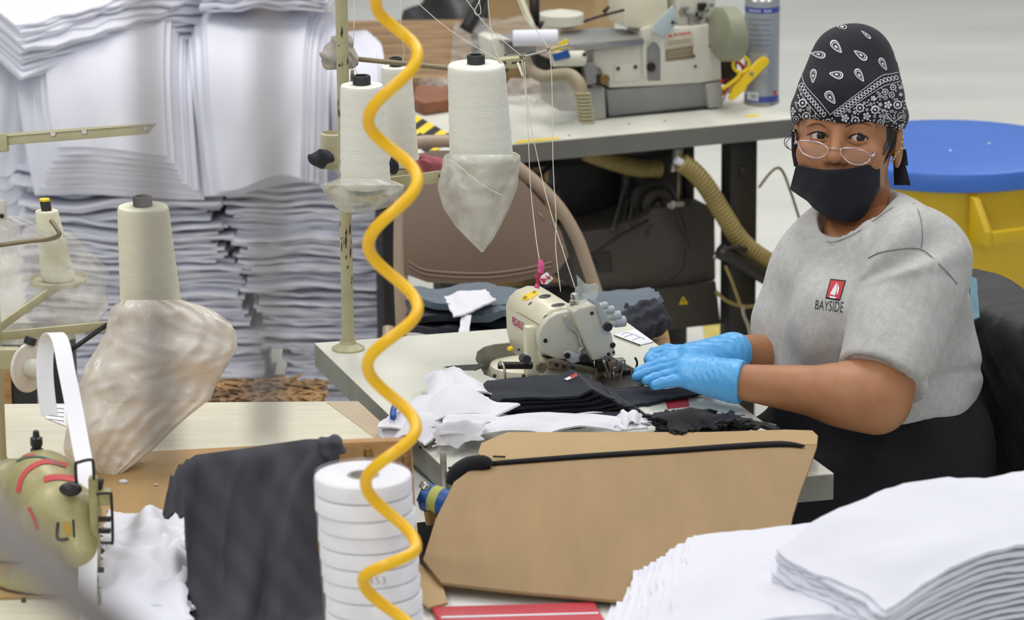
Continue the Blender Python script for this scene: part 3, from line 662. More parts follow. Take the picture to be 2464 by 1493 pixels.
tag(tube('thread_loop', [PD(1160, -10, 6.0), PD(1150, 10, 6.0), PD(1142, 28, 6.0), PD(1150, 37, 6.0), PD(1157, 26, 6.0), PD(1150, -10, 6.0)], .0007, M_string, None, 5, 6), 'small loop of loose thread hanging at top above back machine', 'thread', 'sewing threads')
tag(tube('thread_end', [PD(1246, 152, 5.99), PD(1252, 168, 5.98), PD(1258, 184, 5.98)], .0022, M_string, None, 6, 4), 'frayed thread end dangling under the guide block', 'thread', 'sewing threads')
# pink tie and heart tag
pk = empty('charm_tag', PD(1303, 690, 5.95), 'pink tie with white heart and X tag on a thread above machine', 'charm')
M_pink = mat('pink_ribbon', rgb(232, 96, 150), .7, var=.15, vscale=60)
tube('pink_tie', [PD(1299, 626, 5.95), PD(1302, 640, 5.95), PD(1300, 658, 5.95)], [.003, .0055, .0045], M_pink, pk, 8, 4)
tube('red_knot', [PD(1299, 656, 5.95), PD(1296, 672, 5.95), PD(1294, 688, 5.95)], [.004, .005, .003], mat('red_ribbon', rgb(190, 40, 80), .7, var=.4, vscale=200), pk, 8, 4)
tube('pink_fringe', [PD(1294, 684, 5.95), PD(1291, 694, 5.95)], [.0035, .0045], M_pink, pk, 8, 2)
nq = -fw; q0 = PD(1314, 670, 5.945)
trace('tag_plate', [(1299, 672), (1302, 664), (1316, 655), (1332, 671), (1317, 685), (1303, 684)], q0, nq, .003, M_paper, pk, .0008)
M_hr = mat('heart_red', rgb(206, 34, 50), .5)
trace('printed_heart', [(1300, 671), (1304, 669), (1307, 672), (1311, 670), (1314, 674), (1312, 680), (1308, 684), (1303, 677)], q0-nq*-.0006, nq, .0005, M_hr, pk)
for a, b in (((1313, 664), (1325, 672)), ((1324, 663), (1315, 673))): tube('printed_cross', [PD(a[0], a[1], 5.9440), PD(b[0], b[1], 5.9440)], .0009, M_hr, pk, 6, 1)
# ------------------------------------------------------------------ cream overlock machine on the main table
m1 = nrm(V(.36, -.933, 0)); m2 = nrm(V(.933, .36, 0)); UPZ = V(0, 0, 1)
q = PZ(1312, 905, .760)                         # front face plane passes here
om = empty('overlock_machine', q*V(1, 1, 0)+V(-.02, .05, .675), 'cream overlock sewing machine in front of the gloved hands', 'sewing machine')
def F_(px, fwd=0.0): return [PP(x, y, q+m1*fwd, m1) for x, y in px]
def plate(name, px, fwd, th, m, parent=om, bev=.0015, rnd=0, seg=2):
    pts = F_(px, fwd)
    if rnd: pts = rounded(pts, rnd)
    return prism(name, pts, -m1*th, m, parent, bev, seg)
def scr(name, x, y, fwd, r, m=M_blk, parent=om, s=.5):
    p = PP(x, y, q+m1*fwd, m1); return cyl(name, p-m1*.002, p+m1*r*s, r, m, parent, 14)
bodyp = [(1310, 902), (1297, 850), (1295, 786), (1303, 766), (1320, 749), (1348, 738), (1380, 740), (1408, 756), (1428, 800), (1432, 902)]
body = plate('body', bodyp, 0, .145, M_cream, bev=.004, seg=3)
# lower housing step on the label side
plate('side_housing', [(1268, 905), (1266, 788), (1290, 786), (1300, 793), (1302, 905)], -.006, .016, M_cream, bev=.003)
for x, y, rr_ in ((1268, 803, .0022), (1281, 812, .003), (1265, 833, .002), (1280, 843, .003), (1248, 842, .002)): ball('bolt_hole', PP(x, y, q-m2*(.010 if x < 1275 else -.002), m2), rr_, M_dark, om, 6)
front = plate('front_cover', [(1304, 851), (1296, 828), (1297, 805), (1304, 786), (1318, 768), (1340, 755), (1366, 749), (1388, 752), (1402, 790), (1424, 868), (1400, 868), (1340, 866)], .012, .016, M_cream2, bev=.003, seg=3)
slabc = plate('head_cover', [(1378, 752), (1392, 741), (1428, 733), (1440, 742), (1460, 782), (1474, 806), (1479, 836), (1484, 856), (1456, 866), (1427, 871), (1414, 842)], .030, .040, M_cream2, bev=.004, seg=3)
plate('thread_lever_slot', [(1404, 780), (1412, 800), (1432, 868), (1426, 872)], .0135, .002, M_dark, bev=0)
tube('thread_lever', F_([(1359, 760), (1365, 775), (1371, 788), (1384, 796), (1393, 808), (1397, 825), (1402, 836), (1394, 846), (1397, 866)], .018), .0026, M_grey, om, 8, 5)
scr('cover_screw', 1312, 820, .012, .0035); scr('cover_screw', 1424, 754, .030, .003); scr('cover_screw', 1474, 831, .030, .0046); scr('cover_screw', 1464, 853, .030, .0032); scr('cover_screw', 1476, 848, .030, .0022)
lev = plate('tension_release_lever', [(1430, 722), (1440, 727), (1456, 752), (1470, 782), (1464, 796), (1450, 785), (1440, 752)], .036, .006, M_grey, bev=.001)
scr('lever_knob', 1461, 786, .036, .0072, s=.9)
for i, (x, y, rr_, ln) in enumerate(((1446, 737, .0062, 16), (1456, 748, .0068, 22), (1468, 762, .0080, 26), (1478, 776, .0090, 28))):
    p = PP(x, y, q-m1*(.012+.0*i), m1); k = cyl('tension_knob', p, p+m2*ln/1500+V(0, 0, 0), rr_, M_grey, om, 18); cyl('knob_collar', p-m2*.008, p+m2*.002, rr_*.8, M_cream2, k, 16)
# clear finger guard
plate('clear_guard', [(1388, 731), (1382, 712), (1386, 694), (1391, 688), (1388, 662), (1400, 674), (1407, 682), (1418, 686), (1434, 682), (1441, 690), (1441, 704), (1437, 717), (1425, 723), (1416, 717), (1410, 730), (1396, 736)], .020, .0025, film('clear_guard_plastic', rgb(226, 232, 226), .30, .50, 30, .1), bev=.0006)
kb = PP(1382, 737, q+m1*.006, m1); lathe('tension_post', [(.007, 0), (.007, .006), (.0055, .007), (.0075, .009), (.0075, .014), (.005, .016), (.0062, .018), (.006, .024), (.003, .026)], M_steel, om, frame(kb-V(0, 0, .004), V(1, 0, 0), None, V(0, 0, 1)), 18)
# top decals and slots on the barrel (set on the surface by ray casting)
dg = bpy.context.evaluated_depsgraph_get
def bvh_of(o):
    me = o.data; b = V(0, 0, 0); p = o
    while p is not None: b = b+np.array(p.location); p = p.parent
    return BVHTree.FromPolygons([Vector(np.array(v.co)+b) for v in me.vertices], [tuple(f.vertices) for f in me.polygons])
def hit(bv, x, y, lift=.0006):
    d = Vector(nrm(ray(x, y))); h = bv.ray_cast(Vector(CAM), d)
    if h[0] is None: return None
    return np.array(h[0])+np.array(h[1])*lift*(1 if h[1].dot(d) < 0 else -1)
def stick(name, bv, pix, m, parent, lift=.0006, rings=5):
    """flat print laid on a curved surface"""
    pix = [np.array(p, float) for p in pix]; c = sum(pix)/len(pix)
    if len(pix) < 10: pix = [pix[i]*(1-t)+pix[(i+1) % len(pix)]*t for i in range(len(pix)) for t in (0, .25, .5, .75)]
    n = len(pix); vs = []
    for k in range(rings):
        for p in pix:
            w = hit(bv, *(c+(p-c)*(1-k/rings)), lift)
            if w is None: return None
            vs.append(w)
    w = hit(bv, c[0], c[1], lift)
    if w is None: return None
    vs.append(w); fs = []
    for k in range(rings-1):
        for i in range(n): j = (i+1) % n; fs.append((k*n+i, k*n+j, (k+1)*n+j, (k+1)*n+i))
    fs += [((rings-1)*n+i, (rings-1)*n+(i+1) % n, rings*n) for i in range(n)]
    return mesh(name, vs, fs, m, parent)
bb = bvh_of(body)
def oval(cx, cy, a, b, ang, n=20): 
    ca, sa = math.cos(ang), math.sin(ang); return [(cx+a*math.cos(t)*ca-b*math.sin(t)*sa, cy+a*math.cos(t)*sa+b*math.sin(t)*ca) for t in [2*math.pi*i/n for i in range(n)]]
stick('yellow_oval_label', bb, oval(1276, 712, 22, 8, -.42), M_yprint, om); stick('oval_mark', bb, oval(1264, 717, 5, 3, -.4, 10), mat('label_ochre', rgb(160, 130, 20), .6), om, .0009); stick('oval_mark', bb, oval(1286, 704, 5, 3, -.4, 10), MATS['label_ochre'], om, .0009)
stick('oil_window', bb, oval(1311, 714, 15, 4.5, -.1), M_dark, om); stick('oil_window', bb, oval(1343, 735, 17, 4, -.12), M_blk, om)
for x, y in ((1276, 731), (1312, 762)): stick('cover_screw_slot', bb, oval(x, y, 6, 2, -.7, 10), M_wire, om)
# maker's plate on the left side
side = -m2; qs = PP(1297, 800, q, m1)
def Sd(x, y, off=0.0): return PP(x, y, qs+side*off, m2)
lp = prism('name_plate', [Sd(x, y, .0015) for x, y in ((1231, 758), (1262, 775), (1262, 800), (1231, 784))], m2*.003, M_paper, om)
c0 = Sd(1246.5, 779, .0022); ex = nrm(Sd(1260, 787)-Sd(1233, 772)); lettering('maker_lettering', 'PEGASUS', c0, ex, UPZ, .0135, M_inkred, lp, width=np.linalg.norm(Sd(1260, 787)-Sd(1233, 772)), bold=.02)
tube('cover_seam', [Sd(1231, 745, .0008), Sd(1270, 766, .0008), Sd(1296, 782, .0008)], .0007, M_wire, om, 5, 2)
# bed, base drum and mechanism
plate('bed_casting', [(1318, 950), (1300, 893), (1420, 880), (1480, 878), (1470, 935), (1430, 960)], .010, .085, M_cream2, bev=.004)
cb = PZ(1240, 900, .70); lathe('base_drum', [(.062, -.02), (.062, .018), (.057, .028), (.030, .034), (0, .035)], M_cream, om, frame(cb+V(.016, -.025, -.004), V(1, 0, 0), None, UPZ), 40)
box('base_plinth', (0, 0, .0075), (.20, .14, .015), M_dark, om, frame(PZ(1330, 925, .675)+V(0, .03, 0), m2, None, UPZ))
box('drum_arm', (0, 0, 0), (.055, .012, .010), M_dark, om, frame(PD(1240, 880, 5.86), V(.98, -.1, .02), None, UPZ))
tube('drum_hook', [PD(1203, 878, 5.84), PD(1205, 872, 5.83), PD(1213, 886, 5.82), PD(1216, 915, 5.82)], .0022, M_steel, om, 8, 5)
ball('yellow_cap', PD(1228, 840, 5.98), .0055, M_yprint, om, 8, (1, 1, .8)); cyl('side_knob', PD(1258, 862, 5.85), PD(1268, 866, 5.82), .007, M_blk, om, 14)
for (x, y) in ((1190, 905), (1260, 905)): ball('drum_screw', PD(x, y, 5.815), .003, M_dark, om, 6)
M_oil = mat('oily_steel', rgb(150, 138, 118), .3, metal=.6, var=.35, vscale=45)
bar = plate('looper_bar', [(1318, 868), (1340, 866), (1428, 886), (1434, 897), (1418, 897), (1322, 893)], .026, .012, M_oil, bev=.0015)
for x, y in ((1339, 879), (1357, 883), (1378, 887)): plate('bar_hole', [(x-4, y-5), (x+5, y-4), (x+5, y+5), (x-4, y+4)], .0268, .002, M_blk, bar, 0)
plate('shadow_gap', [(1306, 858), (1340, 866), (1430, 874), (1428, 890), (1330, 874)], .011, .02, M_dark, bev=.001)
plate('link_bracket', [(1358, 850), (1372, 846), (1400, 856), (1398, 870), (1378, 876), (1364, 868)], .030, .006, M_grey, bev=.001); scr('link_bolt', 1365, 856, .032, .0048, M_dark); scr('link_bolt', 1405, 862, .032, .0075, M_blk); scr('link_bolt', 1302, 884, .032, .009, M_oil)
# presser foot, needle clamp and feed parts
rr2 = np.random.RandomState(2)
for k, (x, y, w, h, f, m_) in enumerate(((1450, 878, .022, .020, .030, M_dark), (1478, 886, .022, .026, .034, M_oil), (1492, 878, .014, .020, .040, M_steel), (1470, 906, .030, .012, .040, M_oil), (1500, 904, .022, .020, .036, M_dark), (1515, 918, .028, .008, .046, M_oil), (1488, 922, .05, .006, .050, M_steel), (1440, 905, .014, .03, .026, M_oil), (1455, 925, .022, .008, .046, M_steel))):
    p = PP(x, y, q+m1*f, m1); box('presser_part', (0, 0, 0), (w, .014, h), m_, om, frame(p, m2, None, nrm(UPZ+m2*rr2.uniform(-.25, .25))), .0015)
for k, (x, y, r_) in enumerate(((1480, 889, .0042), (1493, 892, .0042), (1455, 862, .006), (1447, 908, .005), (1530, 927, .004), (1474, 902, .003), (1510, 909, .0035), (1466, 916, .003), (1500, 918, .0028))): scr('clamp_screw', x, y, .046, r_, M_blk if k % 2 else M_steel)
tube('foot_rod', F_([(1452, 868), (1462, 895), (1470, 920)], .052), .002, M_steel, om, 8, 3); tube('foot_rod', F_([(1500, 870), (1497, 895), (1490, 918)], .05), .0018, M_steel, om, 8, 3); tube('needle', F_([(1476, 895), (1479, 925)], .054), .0009, M_steel, om, 6, 1)
tube('thread_guard_wire', F_([(1528, 861), (1533, 872), (1531, 884), (1524, 896), (1521, 912)], .050), .0018, M_blk, om, 8, 5)
plate('knife_block', [(1445, 935), (1450, 920), (1535, 916), (1540, 928), (1500, 938)], .056, .010, M_dark, bev=.001)
prism('throat_plate', [PZ(x, y, .760) for x, y in ((1430, 945), (1450, 905), (1520, 890), (1550, 925), (1500, 940))], V(0, 0, -.01), M_dark, om, .001)

# ------------------------------------------------------------------ cloth on the main table
def patch(name, corners, nu, nv, th, m, parent=None, amp=.004, seed=1, freq=1.5, jag=0.0, mid=0.0, ridge=None):
    """cloth laid between four picture points with heights (x,y,z): order TL,TR,BR,BL"""
    c = [PZ(*k) for k in corners]
    def fn(u, v):
        u1, v1 = u[..., None], v[..., None]
        P = c[0]*(1-u1)*(1-v1)+c[1]*u1*(1-v1)+c[2]*u1*v1+c[3]*(1-u1)*v1
        j = jag*(wob(u*5, v*0, seed+11, 5, .6, 4)*((v-.5)*2)**3); ju = jag*(wob(v*5, u*0, seed+12, 5, .6, 4)*((u-.5)*2)**3)
        z = amp*wob(u*freq, v*freq, seed, 5, .6, 2.6)+mid*np.sin(np.pi*u)*np.sin(np.pi*v)
        if ridge is not None: z = z+ridge(u, v)
        P = P+np.stack([ju, j, z], -1); P[..., 2] = np.maximum(P[..., 2], ZT+.0025); return P
    return sheet(name, fn, nu, nv, th, m, parent)
ns = empty('navy_cloth_stack', PZ(1300, 980, ZT), 'stack of navy mask pieces with small flag label before the machine', 'cloth')
nb = [(1165, 985, .752), (1500, 955, .752), (1560, 1000, .752), (1240, 1032, .752)]; ntp = [(1132, 920, .800), (1392, 903, .812), (1432, 952, .806), (1160, 962, .796)]
for k in range(11):
    f = k/10; g = f**0.8; cs = [tuple(a*(1-g)+b*g for a, b in zip(nb[i], ntp[i])) for i in range(4)]; j = rr2.randn(8)*4
    cs = [(c_[0]+j[2*i], c_[1]+j[2*i+1]*.4, c_[2]) for i, c_ in enumerate(cs)]
    patch('cloth_ply', cs, 18, 10, .0035, M_navy if k > 9 else (M_navyd if k % 2 else M_navy), ns, .0025, 60+k, 1.2, 0, 0, lambda u, v, f=f: -.040*f*np.maximum(0, .16-u)**1.0*5+.010*f*np.exp(-((u-.93)/.06)**2))
nbv = bvh_of(ns.children[-1]); stick('flag_label', nbv, [(1358, 914), (1386, 900), (1391, 907), (1366, 917)], M_paper, ns, .0012); stick('flag_stripe', nbv, [(1372, 908), (1386, 901), (1391, 907), (1376, 912)], M_inkred, ns, .0018)
np_ = empty('navy_mask_piece', PZ(1560, 955, ZT), 'flat navy mask piece under the gloved fingers by the needle', 'cloth')
a_ = patch('cloth_ply', [(1440, 942, .757), (1640, 928, .757), (1690, 950, .755), (1480, 984, .755)], 20, 12, .004, M_navy, np_, .002, 81, 1.0, .004)
stick('flag_label', bvh_of(a_), [(1596, 935), (1628, 930), (1632, 934), (1600, 939)], M_paper, np_, .001)
prism('red_tape', [PZ(x, y, ZT+.0008) for x, y in ((1592, 926), (1652, 922), (1658, 978), (1606, 984))], V(0, 0, -.0006), M_red, None); tag(bpy.data.objects['red_tape'], 'strip of red tape on the table below the navy mask piece', 'tape')
nl = empty('navy_cloth_corner', PZ(1370, 1015, ZT), 'single navy cloth corner hanging below the navy stack over white rag', 'cloth')
patch('cloth_ply', [(1245, 1000, .782), (1490, 998, .782), (1440, 1022, .776), (1330, 1038, .774)], 18, 8, .004, M_navy, nl, .003, 85, 1.0, .004)
sc = empty('navy_scraps', PZ(1700, 1030, ZT), 'heap of jagged dark navy cloth scraps at table edge above cardboard', 'cloth')
for k in range(7):
    f = k/6; dx = rr2.randn()*5
    patch('cloth_ply', [(1562+12*f+dx, 1006-8*f, .768+.026*f), (1690+dx, 998-6*f, .768+.03*f), (1860-80*f+dx, 1026-8*f, .765+.02*f), (1600+28*f, 1054-16*f, .772+.02*f)], 22, 10, .004, M_navyd, sc, .004, 90+k, 1.6, .012, .012)
patch('cloth_ply', [(1712, 1004, .795), (1762, 992, .800), (1800, 1014, .790), (1690, 1022, .792)], 12, 8, .003, M_navy, sc, .003, 99, 1.5, .006)
# white rag: fan of folds over the table edge
wr = empty('white_rag', PZ(1100, 1000, ZT), 'crumpled white jersey rag spread over the left edge of main table', 'rag')
fold = lambda a, n, ph=0: (lambda u, v: a*np.abs(np.sin(n*np.pi*u+ph+1.2*v))*(.35+.65*v))
patch('rag_fold', [(1020, 908, .772), (1092, 892, .785), (1190, 955, .790), (1040, 990, .775)], 24, 18, .003, M_rag, wr, .006, 101, .9, .004, .012, fold(.014, 1.6))
patch('rag_fold', [(1000, 955, .770), (1150, 950, .800), (1255, 1000, .790), (905, 1062, .756)], 32, 20, .003, M_rag, wr, .006, 102, .8, .003, .024, fold(.016, 1.8, .5))
patch('rag_fold', [(1075, 1000, .790), (1545, 1000, .775), (1560, 1034, .775), (1052, 1060, .775)], 44, 16, .003, M_rag, wr, .004, 103, 1.6, .005, .008, fold(.008, 3, .2))
patch('rag_fold', [(1050, 1032, .788), (1170, 1018, .795), (1160, 1070, .768), (1046, 1078, .762)], 24, 16, .003, M_rag, wr, .006, 104, .9, .005, .012, fold(.010, 1.3))
patch('rag_fold', [(950, 1005, .772), (1080, 1000, .785), (1040, 1070, .762), (905, 1060, .756)], 24, 16, .003, M_rag, wr, .005, 105, .8, .004, .014, fold(.012, 1.5, 1))
patch('rag_fold', [(1480, 1002, .776), (1552, 1000, .778), (1556, 1030, .776), (1490, 1036, .774)], 20, 14, .003, M_rag, wr, .006, 106, 1.2, .008, .008, fold(.008, 2.2))

# ------------------------------------------------------------------ cardboard sheet bridging the two tables
cbx = empty('cardboard_sheet', PZ(1500, 1250, ZT), 'large brown cardboard sheet with black taped crease hanging off the main table', 'cardboard')
ca, cb_, cc_ = PZ(1180, 1117, .790), PZ(1962, 1073, .790), PZ(1240, 1423, .768); cn = nrm(np.cross(cb_-ca, cc_-ca)); cn = cn if cn[2] > 0 else -cn
def Cb(pts, off=0.0): return [PP(x, y, ca+cn*off, cn) for x, y in pts]
main_out = [(1092, 1160), (1130, 1132), (1180, 1117), (1440, 1101), (1700, 1084), (1880, 1072), (1966, 1072), (1950, 1120), (1925, 1185), (1908, 1240), (1896, 1300), (1885, 1462), (1600, 1455), (1430, 1440), (1240, 1423), (1062, 1402), (1018, 1346), (1048, 1250)]
prism('main_panel', Cb(main_out), -cn*.005, M_card, cbx, .001)
fa = PP(1180, 1117, ca, cn); fq = [(1180, 1114), (1150, 1090), (1158, 1066), (1220, 1040), (1500, 1040), (1700, 1040), (1890, 1034), (1955, 1036), (1968, 1048), (1966, 1070), (1880, 1070), (1700, 1082), (1440, 1099)]
fn_ = nrm(np.cross(cb_-ca, PZ(1560, 1036, .786)-ca)); fn_ = fn_ if fn_[2] > 0 else -fn_
prism('top_flap', [PP(x, y, ca, fn_) for x, y in fq], -fn_*.005, M_card2, cbx, .001)  # flatter flap coloured lighter than the panel, light painted into its tone
M_fold = mat('cardboard_crease', rgb(150, 122, 84), .85); M_foldl = mat('cardboard_ridge', rgb(166, 138, 98), .85)
for (x0, y0, x1, y1, m_) in ((1115, 1165, 1062, 1392, M_foldl), (1108, 1168, 1054, 1388, M_fold), (1868, 1092, 1822, 1262, M_foldl), (1862, 1092, 1815, 1264, M_fold), (1775, 1096, 1746, 1210, M_fold), (1896, 1088, 1862, 1252, M_fold), (1602, 1118, 1570, 1310, M_fold), (1838, 1092, 1790, 1270, M_fold)):
    tube('fold_line', Cb([(x0, y0), (x1, y1)], -.0006), .0016, m_, cbx, 6, 1, flat=(1, .4))
tube('black_tape', [PP(x, y, ca+V(0, 0, .003), V(0, 0, 1)) for x, y in ((1170, 1116), (1300, 1106), (1440, 1096), (1600, 1086), (1760, 1075), (1880, 1069), (1935, 1074))], [.005, .006, .0068, .0068, .0075, .008, .003], M_navyd, cbx, 8, 4, flat=(1, .55))
tube('black_cloth_roll', [PZ(1088, 1168, .768), PZ(1100, 1140, .784), PZ(1130, 1122, .792), PZ(1165, 1116, .796), PZ(1182, 1120, .794)], [.010, .013, .014, .012, .006], M_navyd, cbx, 12, 6)
prism('corner_flap', [PZ(x, y, .762) for x, y in ((1000, 1348), (1062, 1400), (1078, 1450), (1030, 1462), (1004, 1440))], V(0, 0, -.004), M_card2, cbx, .001)
tube('staple', [PZ(1186, 1099, .7925), PZ(1216, 1100, .7925)], .0014, M_dark, cbx, 6, 1)
# ------------------------------------------------------------------ the seated woman
M_skin = mat('skin', rgb(178, 125, 88), .5, vscale=14, col2=rgb(166, 112, 76), bump=.04, bscale=300, grain=.03)
M_shirt = mat('heather_grey_jersey', rgb(192, 192, 190), .95, vscale=70, col2=rgb(178, 178, 177), bump=.15, bscale=350, sheen=.1, grain=.10)
M_glove = mat('blue_nitrile', rgb(92, 176, 236), .38, vscale=10, col2=rgb(80, 164, 228), bump=.06, bscale=140)
M_maskm = mat('mask_navy_cotton', rgb(22, 24, 38), .92, var=.15, vscale=30, bump=.12, bscale=500, sheen=.05)
M_band = mat('bandana_black', rgb(20, 22, 33), .9, var=.15, vscale=30, bump=.1, bscale=500, sheen=.05)
M_print = mat('bandana_print', rgb(206, 206, 212), .9)
M_pants = mat('black_trousers', rgb(15, 16, 24), .95, var=.3, vscale=8, bump=.1, bscale=200)
M_hair = mat('black_hair', rgb(26, 22, 22), .5, var=.3, vscale=40)
M_eyew = mat('eye_white', rgb(206, 194, 186), .25)
M_iris = mat('dark_iris', rgb(30, 18, 14), .12)
M_frame = mat('silver_pink_rim', rgb(206, 186, 190), .25, metal=.7)
M_gold = mat('gold_stud', rgb(226, 206, 150), .25, metal=.8)
f2 = nrm(V(-.88, -.47, 0)); l2 = nrm(V(.47, -.88, 0)); RB = np.stack([l2, f2, UPZ], 1)
wm = empty('person', PD(2110, 1120, 5.98)*V(1, 1, 0), 'seated woman in grey T-shirt, paisley bandana, dark mask and blue gloves', 'person')
hy = nrm(-fw*math.cos(.245)-rt*math.sin(.245)); hx0 = nrm(rt*math.cos(.245)-fw*math.sin(.245)); a4 = math.radians(4)
hx = nrm(hx0*math.cos(a4)-up*math.sin(a4)); hz = nrm(np.cross(hx, -hy)); hz = hz if hz@up > 0 else -hz
RH = np.stack([hx, hy, hz], 1); HO = PD(2037, 335, 5.95)
def H(x, y, z): return HO+RH@V(x, y, z)
def hp(px, py, y):                                   # head-local point under a picture point at local depth y
    return PP(px, py, HO+hy*y, hy)
EL, ER = V(-.0315, .072, .000), V(.0315, .072, .000)
def headsdf(P):
    Q = ((P-HO.astype(np.float32))@RH.astype(np.float32))
    d = ell(Q, (0, -.018, .038), (.079, .098, .098)); d = smin(d, ell(Q, (0, .020, -.035), (.069, .074, .088)), .03)
    d = smin(d, ell(Q, (0, .046, -.092), (.034, .040, .028)), .03)
    for s in (-1, 1): d = smin(d, ell(Q, (s*.042, .060, -.028), (.026, .024, .024)), .018)
    d = smin(d, cap(Q, (-.040, .068, .022), (.040, .068, .022), .012, .012), .016)        # brow
    for e in (EL, ER): d = smax(d, -ell(Q, e+V(0, .016, .000), (.019, .014, .0125)), .010)
    d = smin(d, cap(Q, (0, .086, .012), (0, .104, -.030), .0070, .0105), .012); d = smin(d, ell(Q, (0, .102, -.034), (.0115, .012, .0095)), .006)
    for s in (-1, 1): d = smin(d, ell(Q, (s*.0125, .092, -.037), (.0078, .0095, .0075)), .006)
    for s in (-1, 1): d = smax(d, -ell(Q, (s*.0065, .100, -.0455), (.0040, .0060, .0035)), .002)
    for e in (EL, ER):
        lid = np.linalg.norm(Q-e.astype(np.float32), axis=-1)-.0150; d = smin(d, lid, .004)
        qx = Q[..., 0]-e[0]; qz = Q[..., 2]-e[2]; op = (np.sqrt((qx/.0150)**2+((qz+.0002)/np.where(qz > 0, .0060, .0048))**2)-1)*.006
        op = np.maximum(op, e[1]+.001-Q[..., 1]); d = smax(d, -op, .0012)
    for s in (-1, 1):
        ear = ell(Q, (s*.0815, -.012, -.008), (.008, .019, .033)); ear = smax(ear, -ell(Q, (s*.090, -.006, -.006), (.006, .011, .020)), .004); d = smin(d, ear, .006)
    nk = cap(P, H(0, -.028, -.05), PD(2078, 560, 6.0), .058, .062); d = smin(d, nk, .022)
    return d
SL, SR = PD(2204, 640, 5.83), PD(1980, 630, 6.13)
EL_, WL = PD(2108, 960, 5.71), PD(1768, 918, 5.775)
ERt, WR = PD(1925, 870, 6.04), PD(1762, 850, 5.90)
CH = PD(2085, 715, 5.99)
def torso(P, o=0.0):
    d = ell(P, CH, (.172+o, .148+o, .165+o), RB)
    d = smin(d, ell(P, PD(2098, 915, 5.99), (.172+o, .166+o, .150+o), RB), .06)
    d = smin(d, ell(P, PD(1925, 775, 6.01), (.066+o, .072+o, .075+o), RB), .035); d = smin(d, ell(P, PD(2012, 778, 5.86), (.066+o, .072+o, .075+o), RB), .035)
    d = smin(d, cap(P, SL, SR, .074+o, .060+o), .05); d = smin(d, cap(P, PD(2078, 530, 6.0), PD(2215, 610, 5.85), .050+o, .062+o), .03); d = smin(d, cap(P, PD(2078, 540, 6.0), PD(1985, 610, 6.11), .048+o, .055+o), .03)
    return d
def arms(P, o=0.0):
    d = cap(P, SL, EL_, .066+o, .050+o); d = smin(d, cap(P, EL_, WL, .050+o, .0265+o), .022); d = smin(d, ell(P, PD(2030, 952, 5.705), (.05+o, .045+o, .043+o)), .03)
    e = cap(P, SR, ERt, .070+o, .05+o); e = smin(e, cap(P, ERt, WR, .046+o, .028+o), .02); return np.minimum(d, e)
def bodysdf(P): return smin(torso(P, -.020), arms(P), .012)
v1, f1 = surfnet(headsdf, HO-V(.105, .125, .17), HO+V(.105, .125, .15), .0019)
lo = V(.28, 5.34, .68); hi = V(.78, 6.28, 1.13); v2, f2_ = surfnet(bodysdf, lo, hi, .0055)
body_o = npmesh('body', np.vstack([v1, v2]), np.vstack([f1, f2_+len(v1)]), M_skin, wm)
hb = bvh_of(body_o)
gz = nrm(-fw+rt*.10-up*.02)
for e in (EL, ER):
    c = H(*e); ball('eyeball', c, .0132, M_eyew, body_o, 12)
    Me = frame(c, nrm(np.cross(gz, up)), None, gz); lathe('iris', [(.0068, .0115), (.0064, .0121), (.0050, .0128), (.002, .0132), (0, .01335)], M_iris, body_o, Me, 18)
    gl = frame(c, nrm(np.cross(gz, up)), None, gz)
M_brow = mat('eyebrow_hair', rgb(64, 44, 34), .8, vscale=300, col2=rgb(110, 78, 58))
def lash(name, pts, r, m, lift=.0006, flat=(1, .6), fy=None):
    P = [hit(hb, x, y, lift) for x, y in pts]; P = [p for p in P if p is not None]
    if fy is not None: P = [HO+RH@(lambda q_: V(q_[0], max(q_[1], fy), q_[2]))(RH.T@(p-HO)) for p in P]
    return tube(name, P, r, m, wm, 8, 4, flat=flat)
lash('eyebrow', [(1942, 306), (1952, 301), (1964, 298), (1976, 300), (1988, 308)], [.0012, .003, .0038, .0036, .0016], M_brow, .0001, (1, .25))
lash('eyebrow', [(2034, 306), (2044, 300), (2058, 296), (2076, 296), (2092, 300), (2110, 308)], [.0016, .0038, .004, .0034, .0026, .0008], M_brow, .0001, (1, .25))
lash('eyelashes', [(1944, 327), (1952, 321), (1964, 317), (1977, 318), (1988, 325), (1991, 331)], [.0010, .0016, .0016, .0014, .0010, .0005], M_hair, .0004, (1, .8), .080)
lash('eyelashes', [(2039, 336), (2046, 329), (2058, 323), (2070, 322), (2081, 327), (2090, 336)], [.0005, .0010, .0014, .0016, .0016, .0010], M_hair, .0004, (1, .8), .080)
lash('lower_lashes', [(1950, 336), (1962, 342), (1976, 343), (1988, 338)], .0006, M_hair, .0002, (1, .7), .078)
lash('lower_lashes', [(2042, 341), (2054, 348), (2068, 350), (2084, 344)], .0006, M_hair, .0002, (1, .7), .078)
# hair at temples and a few loose strands
for pts, r_ in (([(2136, 306), (2136, 325), (2132, 345), (2124, 372)], [.010, .010, .007, .002]), ([(2148, 316), (2147, 340), (2140, 366)], [.006, .006, .003])): lash('sideburn_hair', pts, r_, M_hair, .0005, (1, .25))
tube('hair_strand', [PD(1905, 325, 5.93), PD(1889, 335, 5.93), PD(1890, 352, 5.93), PD(1908, 363, 5.93)], .0007, M_hair, wm, 5, 5); tube('hair_strand', [PD(1903, 330, 5.93), PD(1892, 345, 5.93), PD(1900, 360, 5.93)], .0006, M_hair, wm, 5, 5)

